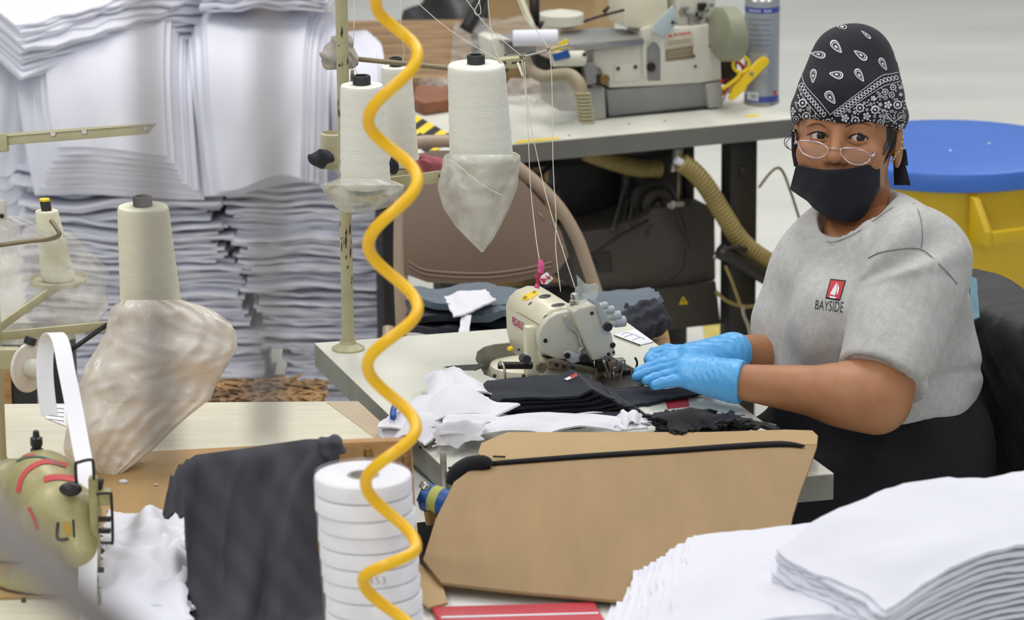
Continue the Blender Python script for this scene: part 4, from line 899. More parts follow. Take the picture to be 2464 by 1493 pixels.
# bandana
def bandsdf(P):
    Q = ((P-HO.astype(np.float32))@RH.astype(np.float32)); x, y, z = Q[..., 0], Q[..., 1], Q[..., 2]
    d = ell(Q, (-.001, -.014, .052), (.0885, .110, .086)); d = smin(d, ell(Q, (-.003, -.030, .116), (.068, .078, .072)), .035)
    d = smin(d, ell(Q, (-.0, -.012, .036), (.0900, .108, .040)), .02)
    cut = (.026-.004*np.cos(x*30)-.10*np.abs(y-.08)*(y < .08)*.9-.03*np.maximum(0, x-.03))-z
    d = smax(d, cut, .003)
    return d+.0010*np.sin(z*160+x*55+np.sin(x*50)*1.3)*np.clip((.09-z)/.05, 0, 1)+.0016*np.sin(x*46+z*40+1.0)*np.clip((z-.08)/.05, 0, 1)
v1, f1 = surfnet(bandsdf, HO-V(.125, .15, .07), HO+V(.125, .15, .22), .0026); band = npmesh('bandana', v1, f1, M_band, wm); band['label'] = 'black bandana with white paisley print'
bdv = bvh_of(band)
class Print:                                         # collects flat printed shapes lying on a surface
    def __init__(s, bv, lift): s.bv = bv; s.vs = []; s.fs = []; s.lift = lift
    def ring(s, outer, inner):
        n = len(outer); b = len(s.vs); P = [hit(s.bv, *p, s.lift) for p in outer+inner]
        if any(p is None for p in P): return
        if max(np.linalg.norm(P[i]-P[(i+1) % n]) for i in range(n)) > .03: return
        s.vs += P; s.fs += [(b+i, b+(i+1) % n, b+n+(i+1) % n, b+n+i) for i in range(n)]
    def fill(s, outer):
        n = len(outer); b = len(s.vs); c = np.mean(outer, 0); P = [hit(s.bv, *p, s.lift) for p in outer]+[hit(s.bv, *c, s.lift+.0002)]
        if any(p is None for p in P): return
        s.vs += P; s.fs += [(b+i, b+(i+1) % n, b+n) for i in range(n)]
    def line(s, pts, w):
        C = spline([V(*p, 0) for p in pts], 6)[:, :2]; tg = np.gradient(C, axis=0); nn = np.stack([-tg[:, 1], tg[:, 0]], 1); nn /= np.linalg.norm(nn, axis=1, keepdims=True)
        b = len(s.vs); k = 0
        for c, q_ in zip(C, nn):
            p0, p1 = hit(s.bv, *(c-q_*w/2), s.lift), hit(s.bv, *(c+q_*w/2), s.lift)
            if p0 is None or p1 is None: continue
            s.vs += [p0, p1]; k += 1
        s.fs += [(b+2*i, b+2*i+1, b+2*i+3, b+2*i+2) for i in range(k-1) if np.linalg.norm(s.vs[b+2*i]-s.vs[b+2*i+2]) < .03]
    def build(s, name, m, parent): return mesh(name, s.vs, s.fs, m, parent)
def drop(cx, cy, L, w, ang, k=1.0, n=18):
    """paisley teardrop outline"""
    out = []
    for i in range(n):
        t = 2*math.pi*i/n; r_ = (1-math.cos(t))/2; x = (r_-.5)*L*k; y = math.sin(t)*w/2*k*(.45+.75*r_)+.16*w*(1-r_)**2*k
        out.append((cx+x*math.cos(ang)-y*math.sin(ang), cy+x*math.sin(ang)+y*math.cos(ang)))
    return out
pr = Print(bdv, .0007)
px_ = lambda x, y: (1860+x/5.332, 20+y/5.332)
for x, y, L, w, a in ((885, 240, 36, 17, .15), (1195, 340, 30, 9, .75), (810, 500, 38, 22, 4.15), (585, 590, 36, 20, .3), (1125, 600, 38, 19, .72), (1405, 720, 34, 17, 4.3), (515, 870, 34, 18, 4.9), (815, 850, 34, 22, .35), (1105, 865, 36, 19, 4.25), (735, 1150, 36, 24, 4.25), (585, 310, 14, 10, 1.2), (395, 715, 18, 12, .5)):
    cx, cy = px_(x, y); pr.ring(drop(cx, cy, L, w, a), drop(cx, cy, L, w, a, .78)); pr.ring(drop(cx, cy, L, w, a, .66), drop(cx, cy, L, w, a, .54)); pr.fill(drop(cx, cy, L, w, a, .28, 10))
def along(pts, step):
    C = spline([V(*p, 0) for p in pts], 12)[:, :2]; L = np.concatenate([[0], np.cumsum(np.linalg.norm(np.diff(C, axis=0), axis=1))])
    s_ = np.arange(step/2, L[-1], step); tg = np.gradient(C, axis=0)
    return [(np.interp(t, L, C[:, 0]), np.interp(t, L, C[:, 1]), math.atan2(np.interp(t, L, tg[:, 1]), np.interp(t, L, tg[:, 0]))) for t in s_]
inR = [px_(*p) for p in ((735, 1365), (1000, 1160), (1200, 1010), (1390, 870), (1500, 845), (1640, 815))]; ouR = [px_(*p) for p in ((850, 1390), (1090, 1210), (1290, 1075), (1420, 1000), (1540, 965), (1665, 925))]
inL = [px_(*p) for p in ((735, 1365), (600, 1200), (450, 1030), (395, 940), (372, 850))]; ouL = [px_(*p) for p in ((610, 1400), (490, 1270), (385, 1130), (330, 1010), (318, 940))]
for ln in (inR, ouR, inL, ouL): pr.line(ln, 1.5)
for li, lo_ in ((inR, ouR), (inL, ouL)):
    mid = [((a[0]+b[0])/2, (a[1]+b[1])/2) for a, b in zip(li, lo_)]
    for x, y, t in along(mid, 9.0):
        pr.ring([(x+6.6*math.cos(q_)*math.cos(t+1.2)-4.2*math.sin(q_)*math.sin(t+1.2), y+6.6*math.cos(q_)*math.sin(t+1.2)+4.2*math.sin(q_)*math.cos(t+1.2)) for q_ in np.linspace(0, 6.283, 14, endpoint=False)],
                [(x+4.4*math.cos(q_)*math.cos(t+1.2)-2.3*math.sin(q_)*math.sin(t+1.2), y+4.4*math.cos(q_)*math.sin(t+1.2)+2.3*math.sin(q_)*math.cos(t+1.2)) for q_ in np.linspace(0, 6.283, 14, endpoint=False)])
rb = np.random.RandomState(12); yR = lambda x: np.interp(x, [p[0] for p in ouR], [p[1] for p in ouR]); yL = lambda x: np.interp(x, [p[0] for p in ouL][::-1], [p[1] for p in ouL][::-1]); placed = []
def circ(x, y, r_, n=12, ph=0, fl=0, k=0): return [(x+(r_+(fl*math.cos(k*t) if k else 0))*math.cos(t+ph), y+(r_+(fl*math.cos(k*t) if k else 0))*math.sin(t+ph)) for t in np.linspace(0, 6.283, n, endpoint=False)]
for it in range(4200):
    x = rb.uniform(1898, 2177); y = rb.uniform(160, 322); r_ = 10.5 if it < 200 else 7.5 if it < 700 else 5.4 if it < 1500 else 3.8 if it < 2600 else 2.0
    ok = (x > 1990 and y > yR(x)+r_+2) or (x < 1985 and y > yL(x)+r_+2)
    if not ok or any((x-a)**2+(y-b)**2 < (r_+c+.6)**2 for a, b, c in placed): continue
    placed.append((x, y, r_)); k = rb.randint(4)
    if r_ < 3.0: pr.fill(circ(x, y, r_, 9))
    elif k == 0: pr.ring(circ(x, y, r_, 16, 0, r_*.12, 8), circ(x, y, r_*.66, 16)); pr.fill(circ(x, y, r_*.3, 8))
    elif k == 1: pr.ring(drop(x, y, r_*2.2, r_*1.7, rb.rand()*6), drop(x, y, r_*2.2, r_*1.7, 0, .6)) if False else pr.ring(circ(x, y, r_, 14), circ(x, y, r_*.72, 14)); pr.fill(circ(x, y, r_*.42, 10, 0, r_*.12, 5))
    elif k == 2:
        for j in range(5): pr.fill(circ(x+r_*.62*math.cos(j*1.257), y+r_*.62*math.sin(j*1.257), r_*.33, 7))
        pr.fill(circ(x, y, r_*.25, 7))
    else:
        a = rb.rand()*6.28; pr.ring(circ(x, y, r_, 16), circ(x, y, r_*.86, 16)) if r_ > 7 else None; r_ = r_*(.7 if r_ > 7 else 1); pr.ring(drop(x, y, r_*2, r_*1.5, a), drop(x, y, r_*2, r_*1.5, a, .68)); pr.fill(drop(x, y, r_*2, r_*1.5, a, .34, 10))
pr.line([(2082, 308), (2105, 309), (2125, 300), (2126, 280), (2118, 262), (2104, 258), (2096, 268)], 1.6); pr.line([(2128, 262), (2136, 280), (2150, 292), (2168, 280)], 2.0); pr.line([(2098, 232), (2106, 240), (2116, 228), (2124, 218), (2120, 212)], 1.4)
pr.build('paisley_print', M_print, band)['kind'] = 'stuff'
# paisleys on the sides and back of the bandana
vs = []; fs = []
for k in range(60):
    az = rb.uniform(1.9, 4.4+3.14*0)*1.0+0.0; az = rb.uniform(-.2, math.pi+.2)+math.pi; zc = rb.uniform(.03, .15); o_ = H(0, -.02, zc); n0 = RH@V(math.cos(az), math.sin(az), .15); t1 = nrm(np.cross(n0, hz)); t2 = hz; ok = True; P = []
    for kk in (1, .72):
        for x, y in drop(0, 0, .022, .012, rb.rand()*.1+az, kk):
            h_ = bdv.ray_cast(Vector(o_+n0*.3+t1*x+t2*y), Vector(-n0))
            if h_[0] is None: ok = False; break
            P.append(np.array(h_[0])+n0*.0008)
        if not ok: break
    if ok: b = len(vs); n = 18; vs += P; fs += [(b+i, b+(i+1) % n, b+n+(i+1) % n, b+n+i) for i in range(n)]
if vs: mesh('paisley_print', vs, fs, M_print, band)['kind'] = 'stuff'
# tie of the bandana and the mask at the back of the neck
tie = sheet('bandana_tie', lambda u, v: (PD(2160, 372, 5.985)*(1-v)[..., None]+PD(2172, 446, 5.99)*v[..., None])+rt*((u-.5)*(.014+.012*v))[..., None]+fw*(.004*np.sin(u*5+v*3))[..., None], 8, 12, .002, M_band, wm)
sheet('bandana_tie', lambda u, v: (PD(2170, 360, 5.98)*(1-v)[..., None]+PD(2176, 398, 5.985)*v[..., None])+rt*((u-.5)*.012)[..., None]+fw*(.004*np.sin(u*4+v*3+1))[..., None], 6, 8, .002, M_band, wm)

# mask: rows between top and bottom edges, bulging over nose and chin
top = [(1917, 397), (1935, 401), (1960, 406), (1991, 409), (2031, 407), (2060, 403), (2081, 399), (2100, 395), (2116, 391)]
bot = [(1902, 455), (1925, 471), (1944, 484), (1962, 503), (1990, 519), (2020, 531), (2052, 533), (2082, 515), (2116, 450)]
tp_ = spline([V(*p, 0) for p in top], 6)[:, :2]; bt_ = spline([V(*p, 0) for p in bot], 6)[:, :2]
def maskfn(u, v):
    k = np.linspace(0, 1, len(tp_)); X_ = np.interp(u, k, tp_[:, 0])*(1-v)+np.interp(u, k, bt_[:, 0])*v; Y_ = np.interp(u, k, tp_[:, 1])*(1-v)+np.interp(u, k, bt_[:, 1])*v
    Y_ = Y_+6*np.sin(np.pi*v)*(np.abs(u-.5)*2)**2*0
    s = (X_-2012)/105.0; dep = .106-.045*np.abs(s)**2.0-.018*v-.020*np.maximum(0, v-.75)**1*3+.012*np.exp(-((u-.46)/.14)**2)*np.exp(-((v-.12)/.25)**2)+.0015*np.sin(u*30+v*6)*v
    P = np.empty(u.shape+(3,))
    q_ = HO[None, None]+dep[..., None]*hy; r_ = fw+rt*((X_-CX)/F)[..., None]-up*((Y_-CY)/F)[..., None]
    return CAM+r_*((((q_-CAM)@hy))/(r_@hy))[..., None]
mk_ = sheet('face_mask', maskfn, 36, 26, .0025, M_maskm, wm); mk_['label'] = 'dark navy cloth face mask'
tube('mask_seam', [maskfn(np.array([[u]]), np.array([[.10]]))[0, 0]+hy*.0014 for u in np.linspace(.03, .97, 14)], .0006, M_navyd, mk_, 5, 3)
tube('mask_strap', [hp(1917, 400, .040), hp(1912, 370, .030), hp(1911, 340, .020), hp(1911, 312, .010)], .0045, M_maskm, wm, 8, 5, flat=(1, .4))
tube('mask_strap', [hp(2116, 396, .046), hp(2126, 385, .034), hp(2138, 360, .018), hp(2148, 335, .004), hp(2155, 312, -.004)], .0055, M_maskm, wm, 8, 5, flat=(1, .5))
# spectacles low on the nose
gl_ = tube('spectacles', [hp(1992, 358, .1075), hp(1999, 357, .113), hp(2012, 358, .113), hp(2022, 363, .1075)], .0011, M_frame, wm, 8, 5)
zg = lambda x, y: (1860+x/4.976, 260+y/4.976)
Lr = [zg(*p) for p in ((305, 405), (400, 395), (520, 408), (620, 450), (662, 510), (630, 570), (540, 602), (430, 580), (340, 520))]; Rr = [zg(*p) for p in ((810, 500), (880, 480), (1000, 488), (1110, 530), (1165, 590), (1130, 650), (1040, 680), (920, 660), (830, 580))]
for rim in (Lr, Rr):
    tube('lens_rim', [hp(x, y, .108-.0000022*(x-2008)**2) for x, y in rim], .0013, M_frame, gl_, 8, 5, closed=True)
    P = spline([hp(x, y, .108-.0000022*(x-2008)**2) for x, y in rim], 4, True); c = P.mean(0)
    mesh('lens', np.vstack([P, [c]]), [(i, (i+1) % len(P), len(P)) for i in range(len(P))], film('lens_glass', rgb(236, 226, 220), .05, .09, 5, .05), gl_)
tube('temple_arm', [hp(*zg(1165, 575), .098), hp(*zg(1205, 570), .088), hp(2106, 362, .076), hp(2125, 340, .03), hp(2156, 318, -.005)], .0011, M_frame, gl_, 8, 5)
tube('temple_arm', [hp(*zg(305, 410), .088), hp(*zg(270, 415), .078), hp(*zg(272, 330), .04), hp(1912, 316, 0)], .0011, M_frame, gl_, 8, 5)
tube('hinge', [hp(*zg(1180, 585), .095), hp(*zg(1235, 540), .080)], .0022, M_frame, gl_, 8, 2); tube('hinge', [hp(*zg(285, 410), .090), hp(*zg(262, 425), .078)], .0022, M_frame, gl_, 8, 2)
for x, y in ((1548, 345), (1540, 410), (1535, 485), (1500, 525), (1470, 545), (1460, 580), (1445, 610), (1425, 640)):
    ball('ear_stud', hp(*zg(x, y), .006), .0022, M_gold, wm, 6)
for x, y in ((248, 272), (242, 580)): ball('ear_stud', hp(*zg(x, y), .02), .0020, M_gold, wm, 6)

# T-shirt
armL = nrm(EL_-SL); hemL = PD(2103, 905, 5.73)
def shirtsdf(P):
    t = torso(P, .006)
    sl = cap(P, SL, SL+(EL_-SL)*.92, .087, .073); slr = cap(P, SR, ERt, .070, .060)
    # sleeves end at a hem and are hollow there
    hn = nrm(armL*1.0+V(-.10, 0, -.10)); sl = smax(sl, (P-hemL.astype(np.float32))@hn.astype(np.float32), .003)
    slr = smax(slr, (P-(ERt*.8+SR*.2).astype(np.float32))@nrm(ERt-SR).astype(np.float32), .003)
    # folds: fan from the armpit, loose rolls at the belly
    q_ = P-PD(2050, 690, 5.80).astype(np.float32); u_ = q_@rt.astype(np.float32); v_ = q_@up.astype(np.float32); ang = np.arctan2(v_, u_); rad_ = np.sqrt(u_*u_+v_*v_)
    fan = np.sin(ang*13+np.sin(ang*4)*1.5)*np.exp(-((rad_-.10)/.07)**2)*np.clip((ang-.1)/.3, 0, 1)*np.clip((1.35-ang)/.3, 0, 1)
    d = smin(t, sl, .018); d = smin(d, slr, .03)
    d = d+.0115*fan
    dn = np.sin((v_*.9+u_*.35)*52+np.sin(u_*30)*1.2)*np.exp(-((v_+.17)/.09)**2)*np.clip((u_-.04)/.08, 0, 1)
    d = d+.0040*dn+.0022*np.sin(u_*34+v_*26+np.sin(v_*22)*1.4)+.0012*np.sin(u_*90-v_*40)*np.exp(-((v_+.1)/.15)**2)
    cr = q_@nrm(rt*.85+up*.5).astype(np.float32); d = d+.006*np.exp(-((P@up.astype(np.float32)-(PD(2250, 905, 5.9)@up)-.12*(P-PD(2250, 905, 5.9).astype(np.float32))@rt.astype(np.float32))/.009)**2)*np.clip((u_-.07)/.05, 0, 1)
    # neck opening and bottom hem
    d = smax(d, -cap(P, PD(2052, 380, 5.95), PD(2064, 538, 5.915), .064, .061), .006)
    hz_ = P[..., 2]-(PD(2150, 1018, 5.83)[2]-.02*np.sin(u_*14)); d = smax(d, -hz_, .004)
    return d
v1, f1 = surfnet(shirtsdf, V(.30, 5.36, .66), V(.83, 6.27, 1.20), .0042)
v1 = relax(v1, f1, 4); sh = npmesh('t_shirt', v1, f1, M_shirt, wm); sh['label'] = 'heather grey short-sleeved T-shirt with small sailboat logo'
sv = bvh_of(sh)
def seam(pts, r_=.0008, m_=None, name='seam'):
    P = [hit(sv, x, y, .0010) for x, y in pts]; P = [p for p in P if p is not None]
    if len(P) > 2: tube(name, P, r_, m_ or M_seam, sh, 5, 4)
M_seam = mat('shirt_seam', rgb(120, 120, 122), .9)
seam([(2178, 466), (2198, 490), (2210, 510), (2217, 540), (2219, 575), (2216, 597)], .0006)
seam([(2091, 622), (2115, 610), (2145, 603), (2190, 598), (2218, 602), (2240, 618), (2262, 640), (2282, 660), (2302, 684)], .0009)
seam([(2036, 862), (2060, 852), (2100, 858), (2140, 874), (2180, 902)], .0006)
seam([(1984, 558), (1992, 582), (2020, 580), (2070, 556), (2120, 520), (2150, 500)], .0006)
lg_ = [(1998, 672), (2036, 676), (2021, 725), (1986, 719)]
stick('logo_border', sv, lg_, M_ink, sh, .0007); c_ = np.mean(lg_, 0); stick('logo_field', sv, [tuple(c_+(np.array(p)-c_)*.86) for p in lg_], M_inkred, sh, .0011)
stick('logo_sail', sv, [(2014, 681), (2013, 700), (2009, 713), (1997, 709), (2005, 695)], M_paper, sh, .0015); stick('logo_sail', sv, [(2016, 684), (2019, 695), (2016, 709), (2013, 711)], M_paper, sh, .0015); stick('logo_hull', sv, [(1995, 713), (2012, 716), (2010, 720), (1998, 718)], M_paper, sh, .0015)
tv, tf = textmesh('BAYSIDE', 1.0, -.006, .25); w_ = np.ptp(tv[:, 0]); h_ = np.ptp(tv[:, 1]); vs = []
for v in tv:
    a = v[0]/w_; b = v[1]/h_; px, py = 1996+70*a, 737+7*a-24*b*(1+.15*a); p = hit(sv, px, py, .0009); vs.append(p if p is not None else PD(px, py, 5.8))
mesh('logo_lettering', vs, tf, M_ink, sh)

# trousers, legs and shoes
HP = PD(2120, 1105, 5.99); KL = HP+f2*.40+l2*.10+V(0, 0, -.04); KR = HP+f2*.40-l2*.09+V(0, 0, -.04)
def pants(P):
    d = ell(P, HP, (.185, .185, .13), RB); d = smin(d, ell(P, PD(2110, 1010, 5.99), (.168, .162, .10), RB), .05)
    for s, K in ((1, KL), (-1, KR)):
        h0 = HP+l2*s*.09+V(0, 0, -.01); d = smin(d, cap(P, h0, K, .098, .068), .04); A_ = V(K[0], K[1], .09)+f2*-.03; d = smin(d, cap(P, K, A_, .066, .048), .03)
    d = np.maximum(d, .06-P[..., 2]); d = np.maximum(d, P[..., 2]-(PD(2150, 1018, 5.83)[2]+.004)); return d+.002*np.sin(P[..., 0]*60+P[..., 2]*40)
lo = np.minimum.reduce([HP, KL, KR])-V(.24, .24, .6); lo[2] = .03; hi = np.maximum.reduce([HP, KL, KR])+V(.24, .24, .2)
v1, f1 = surfnet(pants, lo, hi, .009); npmesh('trousers', v1, f1, M_pants, wm)
for K in (KL, KR):
    a = V(K[0], K[1], .045)-f2*.05; sd = lambda P, a=a: np.maximum(smin(cap(P, a, a+f2*.15, .042, .036), cap(P, a+V(0, 0, .03), a+V(0, 0, .07), .04, .045), .02), .004-P[..., 2])
    v1, f1 = surfnet(sd, a-V(.22, .22, .06), a+V(.22, .22, .14), .008); npmesh('shoe', v1, f1, M_blk, wm)

# gloves with five fingers each
def glove(W, axis_from, palm, fingers, thumb, seed):
    def fn(P):
        d = cap(P, W+(axis_from-W)*.10, W, .0305, .0295)
        for a, b, r0, r1 in palm: d = smin(d, cap(P, a, b, r0, r1), .012)
        g = None
        for f_ in fingers+[thumb]:
            fd = None
            for i in range(len(f_)-1):
                r0 = .0105-.0008*i; c_ = cap(P, f_[i], f_[i+1], r0, r0-.0009); fd = c_ if fd is None else smin(fd, c_, .003)
            g = fd if g is None else smin(g, fd, .0018)
        d = smin(d, g, .006)
        ax_ = nrm(axis_from-W); s = (P-W.astype(np.float32))@ax_.astype(np.float32); q_ = P-W.astype(np.float32)
        wr = np.sin(s*640+q_[..., 2]*160+np.sin(q_[..., 1]*190+q_[..., 2]*120)*1.8)*np.exp(-((s+.028)/.034)**2)
        d = d+.0007*wr+.00025*np.sin(q_[..., 0]*380+q_[..., 1]*210)*np.sin(q_[..., 2]*300)
        end = (P-(W+(axis_from-W)*.055).astype(np.float32))@ax_.astype(np.float32)
        cuff = cap(P, W+(axis_from-W)*.02, W+(axis_from-W)*.055, .0312, .0322); d = smin(d, cuff, .003)
        return smax(d, end, .0015)
    pts = np.array([W]+[p for f_ in fingers+[thumb] for p in f_]); lo, hi = pts.min(0)-.06, pts.max(0)+.06
    return surfnet(fn, lo, hi, .0021)
P_ = PD
K1 = [P_(1648, 868, 5.845), P_(1636, 882, 5.825), P_(1640, 899, 5.805), P_(1655, 917, 5.79)]
tips = [[K1[0], P_(1596, 876, 5.865), P_(1560, 886, 5.875), P_(1536, 895, 5.875)], [K1[1], P_(1590, 890, 5.845), P_(1556, 899, 5.852), P_(1532, 907, 5.85)], [K1[2], P_(1604, 904, 5.82), P_(1575, 911, 5.825), P_(1556, 917, 5.82)], [K1[3], P_(1620, 918, 5.80), P_(1594, 922, 5.80), P_(1576, 928, 5.798)]]
palm = [(WL, K1[0]*.9+WL*.1, .027, .0165), (WL, K1[1]*.9+WL*.1, .028, .0165), (WL, K1[2]*.9+WL*.1, .028, .0165), (WL, K1[3]*.9+WL*.1, .027, .015), (WL, P_(1690, 905, 5.81), .027, .028)]
thumb = [P_(1710, 895, 5.85), P_(1670, 890, 5.885), P_(1630, 888, 5.90), P_(1600, 892, 5.905)]
v1, f1 = glove(WL, EL_, palm, tips, thumb, 1); g_ = npmesh('glove', v1, f1, M_glove, wm); g_['label'] = 'light blue nitrile glove on the nearer hand'
K2 = [P_(1652, 846, 5.945), P_(1645, 851, 5.925), P_(1648, 860, 5.91), P_(1656, 868, 5.90)]
tips2 = [[K2[0], P_(1606, 842, 5.965), P_(1574, 850, 5.97), P_(1562, 862, 5.96)], [K2[1], P_(1602, 848, 5.945), P_(1572, 856, 5.95), P_(1560, 866, 5.94)], [K2[2], P_(1604, 858, 5.925), P_(1578, 866, 5.925), P_(1566, 872, 5.92)], [K2[3], P_(1614, 868, 5.91), P_(1590, 874, 5.91), P_(1578, 878, 5.905)]]
palm2 = [(WR, k_*.9+WR*.1, .026, .015) for k_ in K2]; thumb2 = [P_(1715, 866, 5.885), P_(1680, 872, 5.89), P_(1640, 878, 5.895), P_(1615, 882, 5.895)]
v1, f1 = glove(WR, ERt, palm2, tips2, thumb2, 2); g_ = npmesh('glove', v1, f1, M_glove, wm); g_['label'] = 'light blue nitrile glove on the far hand'
# ------------------------------------------------------------------ second sewing machine on the back table
bn = -BN; qb = PZ(1560, 276, ZB)
bm_ = empty('flatbed_machine', qb+BN*.05, 'cream flatbed sewing machine with grey base on the back table', 'sewing machine')
Z5 = lambda *a: [(1160+x/3.242, y/3.242) for x, y in a]
def bp(name, px, fwd, th, m, parent=bm_, bev=.0015, rnd=0):
    pts = [PP(x, y, qb+bn*fwd, bn) for x, y in px]
    if rnd: pts = rounded(pts, rnd)
    return prism(name, pts, -bn*th, m, parent, bev)
def bs(name, x, y, fwd, r, m=M_blk, parent=bm_):
    p = PP(x, y, qb+bn*fwd, bn); return cyl(name, p-bn*.002, p+bn*r*.5, r, m, parent, 12)
M_bgrey = mat('machine_base_grey', rgb(132, 132, 130), .5, var=.12, vscale=18); M_cream3 = mat('machine_offwhite', rgb(212, 209, 196), .4, var=.06, vscale=14)
bp('base_pan', [(1459, 217), (1694, 198), (1704, 256), (1466, 282)], .0, .14, M_bgrey, bev=.003)
bp('rubber_strip', [(1458, 282), (1704, 256), (1704, 264), (1458, 292)], .004, .02, M_blk)
for px in ([(1408, 212), (1456, 210), (1460, 286), (1424, 292)], [(1700, 205), (1738, 198), (1742, 256), (1706, 262)]):
    f_ = bp('foot_block', px, .012, .05, mat('foot_grey', rgb(160, 160, 154), .45, var=.1), bev=.004)
bp('body', [(1428, 122), (1440, 110), (1555, 95), (1562, 78), (1592, 72), (1722, 58), (1732, 64), (1737, 192), (1696, 199), (1590, 206), (1466, 212), (1464, 192), (1450, 184), (1446, 166), (1428, 160)], .002, .11, M_cream3, bev=.003)
bp('arch_recess', [(1558, 195), (1556, 118), (1564, 105), (1574, 100), (1584, 106), (1590, 120), (1590, 195)], .0028, .004, M_bgrey); bs('recess_hole', 1566, 161, .003, .010, M_dark)
pl_ = bp('access_plate', Z5((1030, 505), (1228, 490), (1228, 628), (1030, 645)), .0045, .004, M_cream3)
for x, y in ((1487, 165), (1529, 161)): bs('plate_screw', x, y, .005, .0042, M_blk, pl_)
for x, y in ((1709, 111), (1673, 160), (1670, 135)): bs('body_screw', x, y, .003, .003)
bp('caution_label', [(1599, 90), (1668, 78), (1668, 108), (1601, 117)], .0032, .0008, mat('label_beige', rgb(198, 190, 168), .6)); bp('rating_plate', [(1601, 120), (1668, 110), (1668, 141), (1602, 148)], .0032, .0008, mat('label_brown', rgb(128, 112, 88), .6))
bp('red_mark', [(1607, 90), (1619, 88), (1614, 82)], .0042, .0004, M_inkred)
for k, (x, w_) in enumerate(((1622, 4), (1628, 3), (1634, 4), (1640, 5), (1647, 4), (1653, 3), (1658, 4))): bp('red_mark', [(x, 88.5-(x-1607)*.13), (x+w_, 88-(x-1607)*.13), (x+w_, 82.5-(x-1607)*.13), (x, 83-(x-1607)*.13)], .0042, .0004, M_inkred)
for k in range(3): bp('print_line', [(1606, 126+k*6), (1662, 118+k*6), (1662, 120+k*6), (1606, 128+k*6)], .0042, .0004, mat('label_print', rgb(176, 164, 138), .6))
for k in range(2): bp('print_line', [(1606, 101+k*6), (1662, 93+k*6), (1662, 95+k*6), (1606, 103+k*6)], .0042, .0004, mat('label_print2', rgb(150, 140, 118), .6))
# bed plate, arm column, guards
bp('bed_plate', [(1338, 112), (1548, 92), (1550, 107), (1420, 120), (1352, 124)], .02, .004, M_steel); 
prism('bed_top', [PP(x, y, PP(1440, 105, qb+bn*.02, bn), UPZ) for x, y in ((1336, 112), (1350, 74), (1440, 66), (1540, 72), (1550, 94), (1420, 108))], V(0, 0, -.008), mat('bed_grey', rgb(150, 150, 148), .4, metal=.3, var=.12), bm_, .001)
bp('column', [(1502, 66), (1502, -60), (1602, -60), (1612, 62), (1560, 84), (1548, 70)], -.035, .09, M_cream, bev=.005)
bp('guard_plate', Z5((1490, 40), (1520, 120), (1508, 205), (1420, 290), (1345, 262), (1335, 200)), .016, .004, mat('guard_blue_grey', rgb(176, 190, 194), .4)); bs('guard_screw', 1619, 54, .017, .004)
bp('looper_housing', Z5((1240, 230), (1320, 205), (1340, 245), (1335, 310), (1285, 330), (1285, 600), (1255, 600), (1250, 300)), .007, .01, M_cream3)
bp('head_block', [(1628, -40), (1722, -40), (1724, 56), (1640, 66), (1628, 40)], -.02, .07, M_cream2, bev=.004)
rq = np.random.RandomState(3)
for k in range(9): x, y = rq.uniform(1640, 1715), rq.uniform(2, 52); p = PP(x, y, qb+bn*-.016, bn); box('mechanism_part', (0, 0, 0), (rq.uniform(.008, .022), .014, rq.uniform(.006, .022)), (M_dark, M_steel, M_bgrey)[k % 3], bm_, frame(p, BX, None, UPZ), .001)
for x, y in ((1700, 24), (1685, 36), (1652, 20), (1712, 12)): bs('head_screw', x, y, -.006, .005, M_steel)
wc = PD(1752, 82, 7.87); lathe('hand_wheel', [(0, -.022), (.05, -.022), (.058, -.016), (.058, .016), (.05, .022), (.02, .024), (0, .024)], mat('wheel_olive_grey', rgb(140, 142, 120), .45, var=.08), bm_, frame(wc, np.cross(UPZ, BX), None, nrm(BX+V(0, -.35, 0))), 36)
bp('belt_cover', [(1738, 120), (1770, 120), (1778, 200), (1740, 205)], -.01, .05, M_dark)
# left end: cylinder arm, end box
bp('end_box', [(1178, 96), (1192, 90), (1254, 98), (1258, 142), (1184, 152)], .06, .07, M_cream3, bev=.003); prism('end_box_top', [PP(x, y, PP(1220, 95, qb+bn*.06, bn), UPZ) for x, y in ((1190, 96), (1196, 80), (1262, 84), (1262, 100))], V(0, 0, -.004), M_bgrey, bm_)
bp('end_block', [(1215, 105), (1290, 105), (1292, 128), (1218, 132)], .065, .03, M_bgrey, bev=.003)
ca_ = PP(1330, 142, qb+bn*.035, bn); cyl('cylinder_arm', ca_, ca_+BX*.070+V(0, 0, -.004), .0165, M_cream3, bm_, 20); bs('arm_screw', 1406, 131, .05, .004)
bp('blue_label', [(1328, 130), (1368, 120), (1374, 138), (1334, 148)], .056, .001, M_blue); bp('yellow_label', [(1326, 116), (1364, 92), (1370, 110), (1330, 128)], .057, .001, M_yprint)
bp('mechanism_frame', [(1286, 125), (1340, 150), (1420, 160), (1430, 205), (1400, 212), (1340, 175), (1290, 165)], .01, .05, M_dark, bev=.003)
bp('side_bracket', [(1405, 155), (1432, 150), (1436, 200), (1412, 206)], .03, .02, M_bgrey); bs('idler', 1454, 190, .02, .011, M_brass); bs('idler', 1440, 192, .018, .013, M_dark)
tube('suction_pipe', [PD(1262, 140, 7.62), PD(1276, 168, 7.62), PD(1306, 184, 7.61), PD(1340, 180, 7.60), PD(1372, 180, 7.59), PD(1394, 200, 7.58), PD(1400, 226, 7.58)], .0125, mat('pipe_tan', rgb(160, 146, 122), .5, var=.15), bm_, 14, 6)
for k in range(9):
    y = 224+k*8.6; box('hose_rib', (0, 0, 0), (.028-.0002*k, .03, .0052), mat('rib_khaki', rgb(172, 164, 132), .55, var=.1), bm_, frame(PD(1400+k*1.4, y, 7.58), nrm(BX+V(0, 0, -.06)), None, UPZ), .0015)
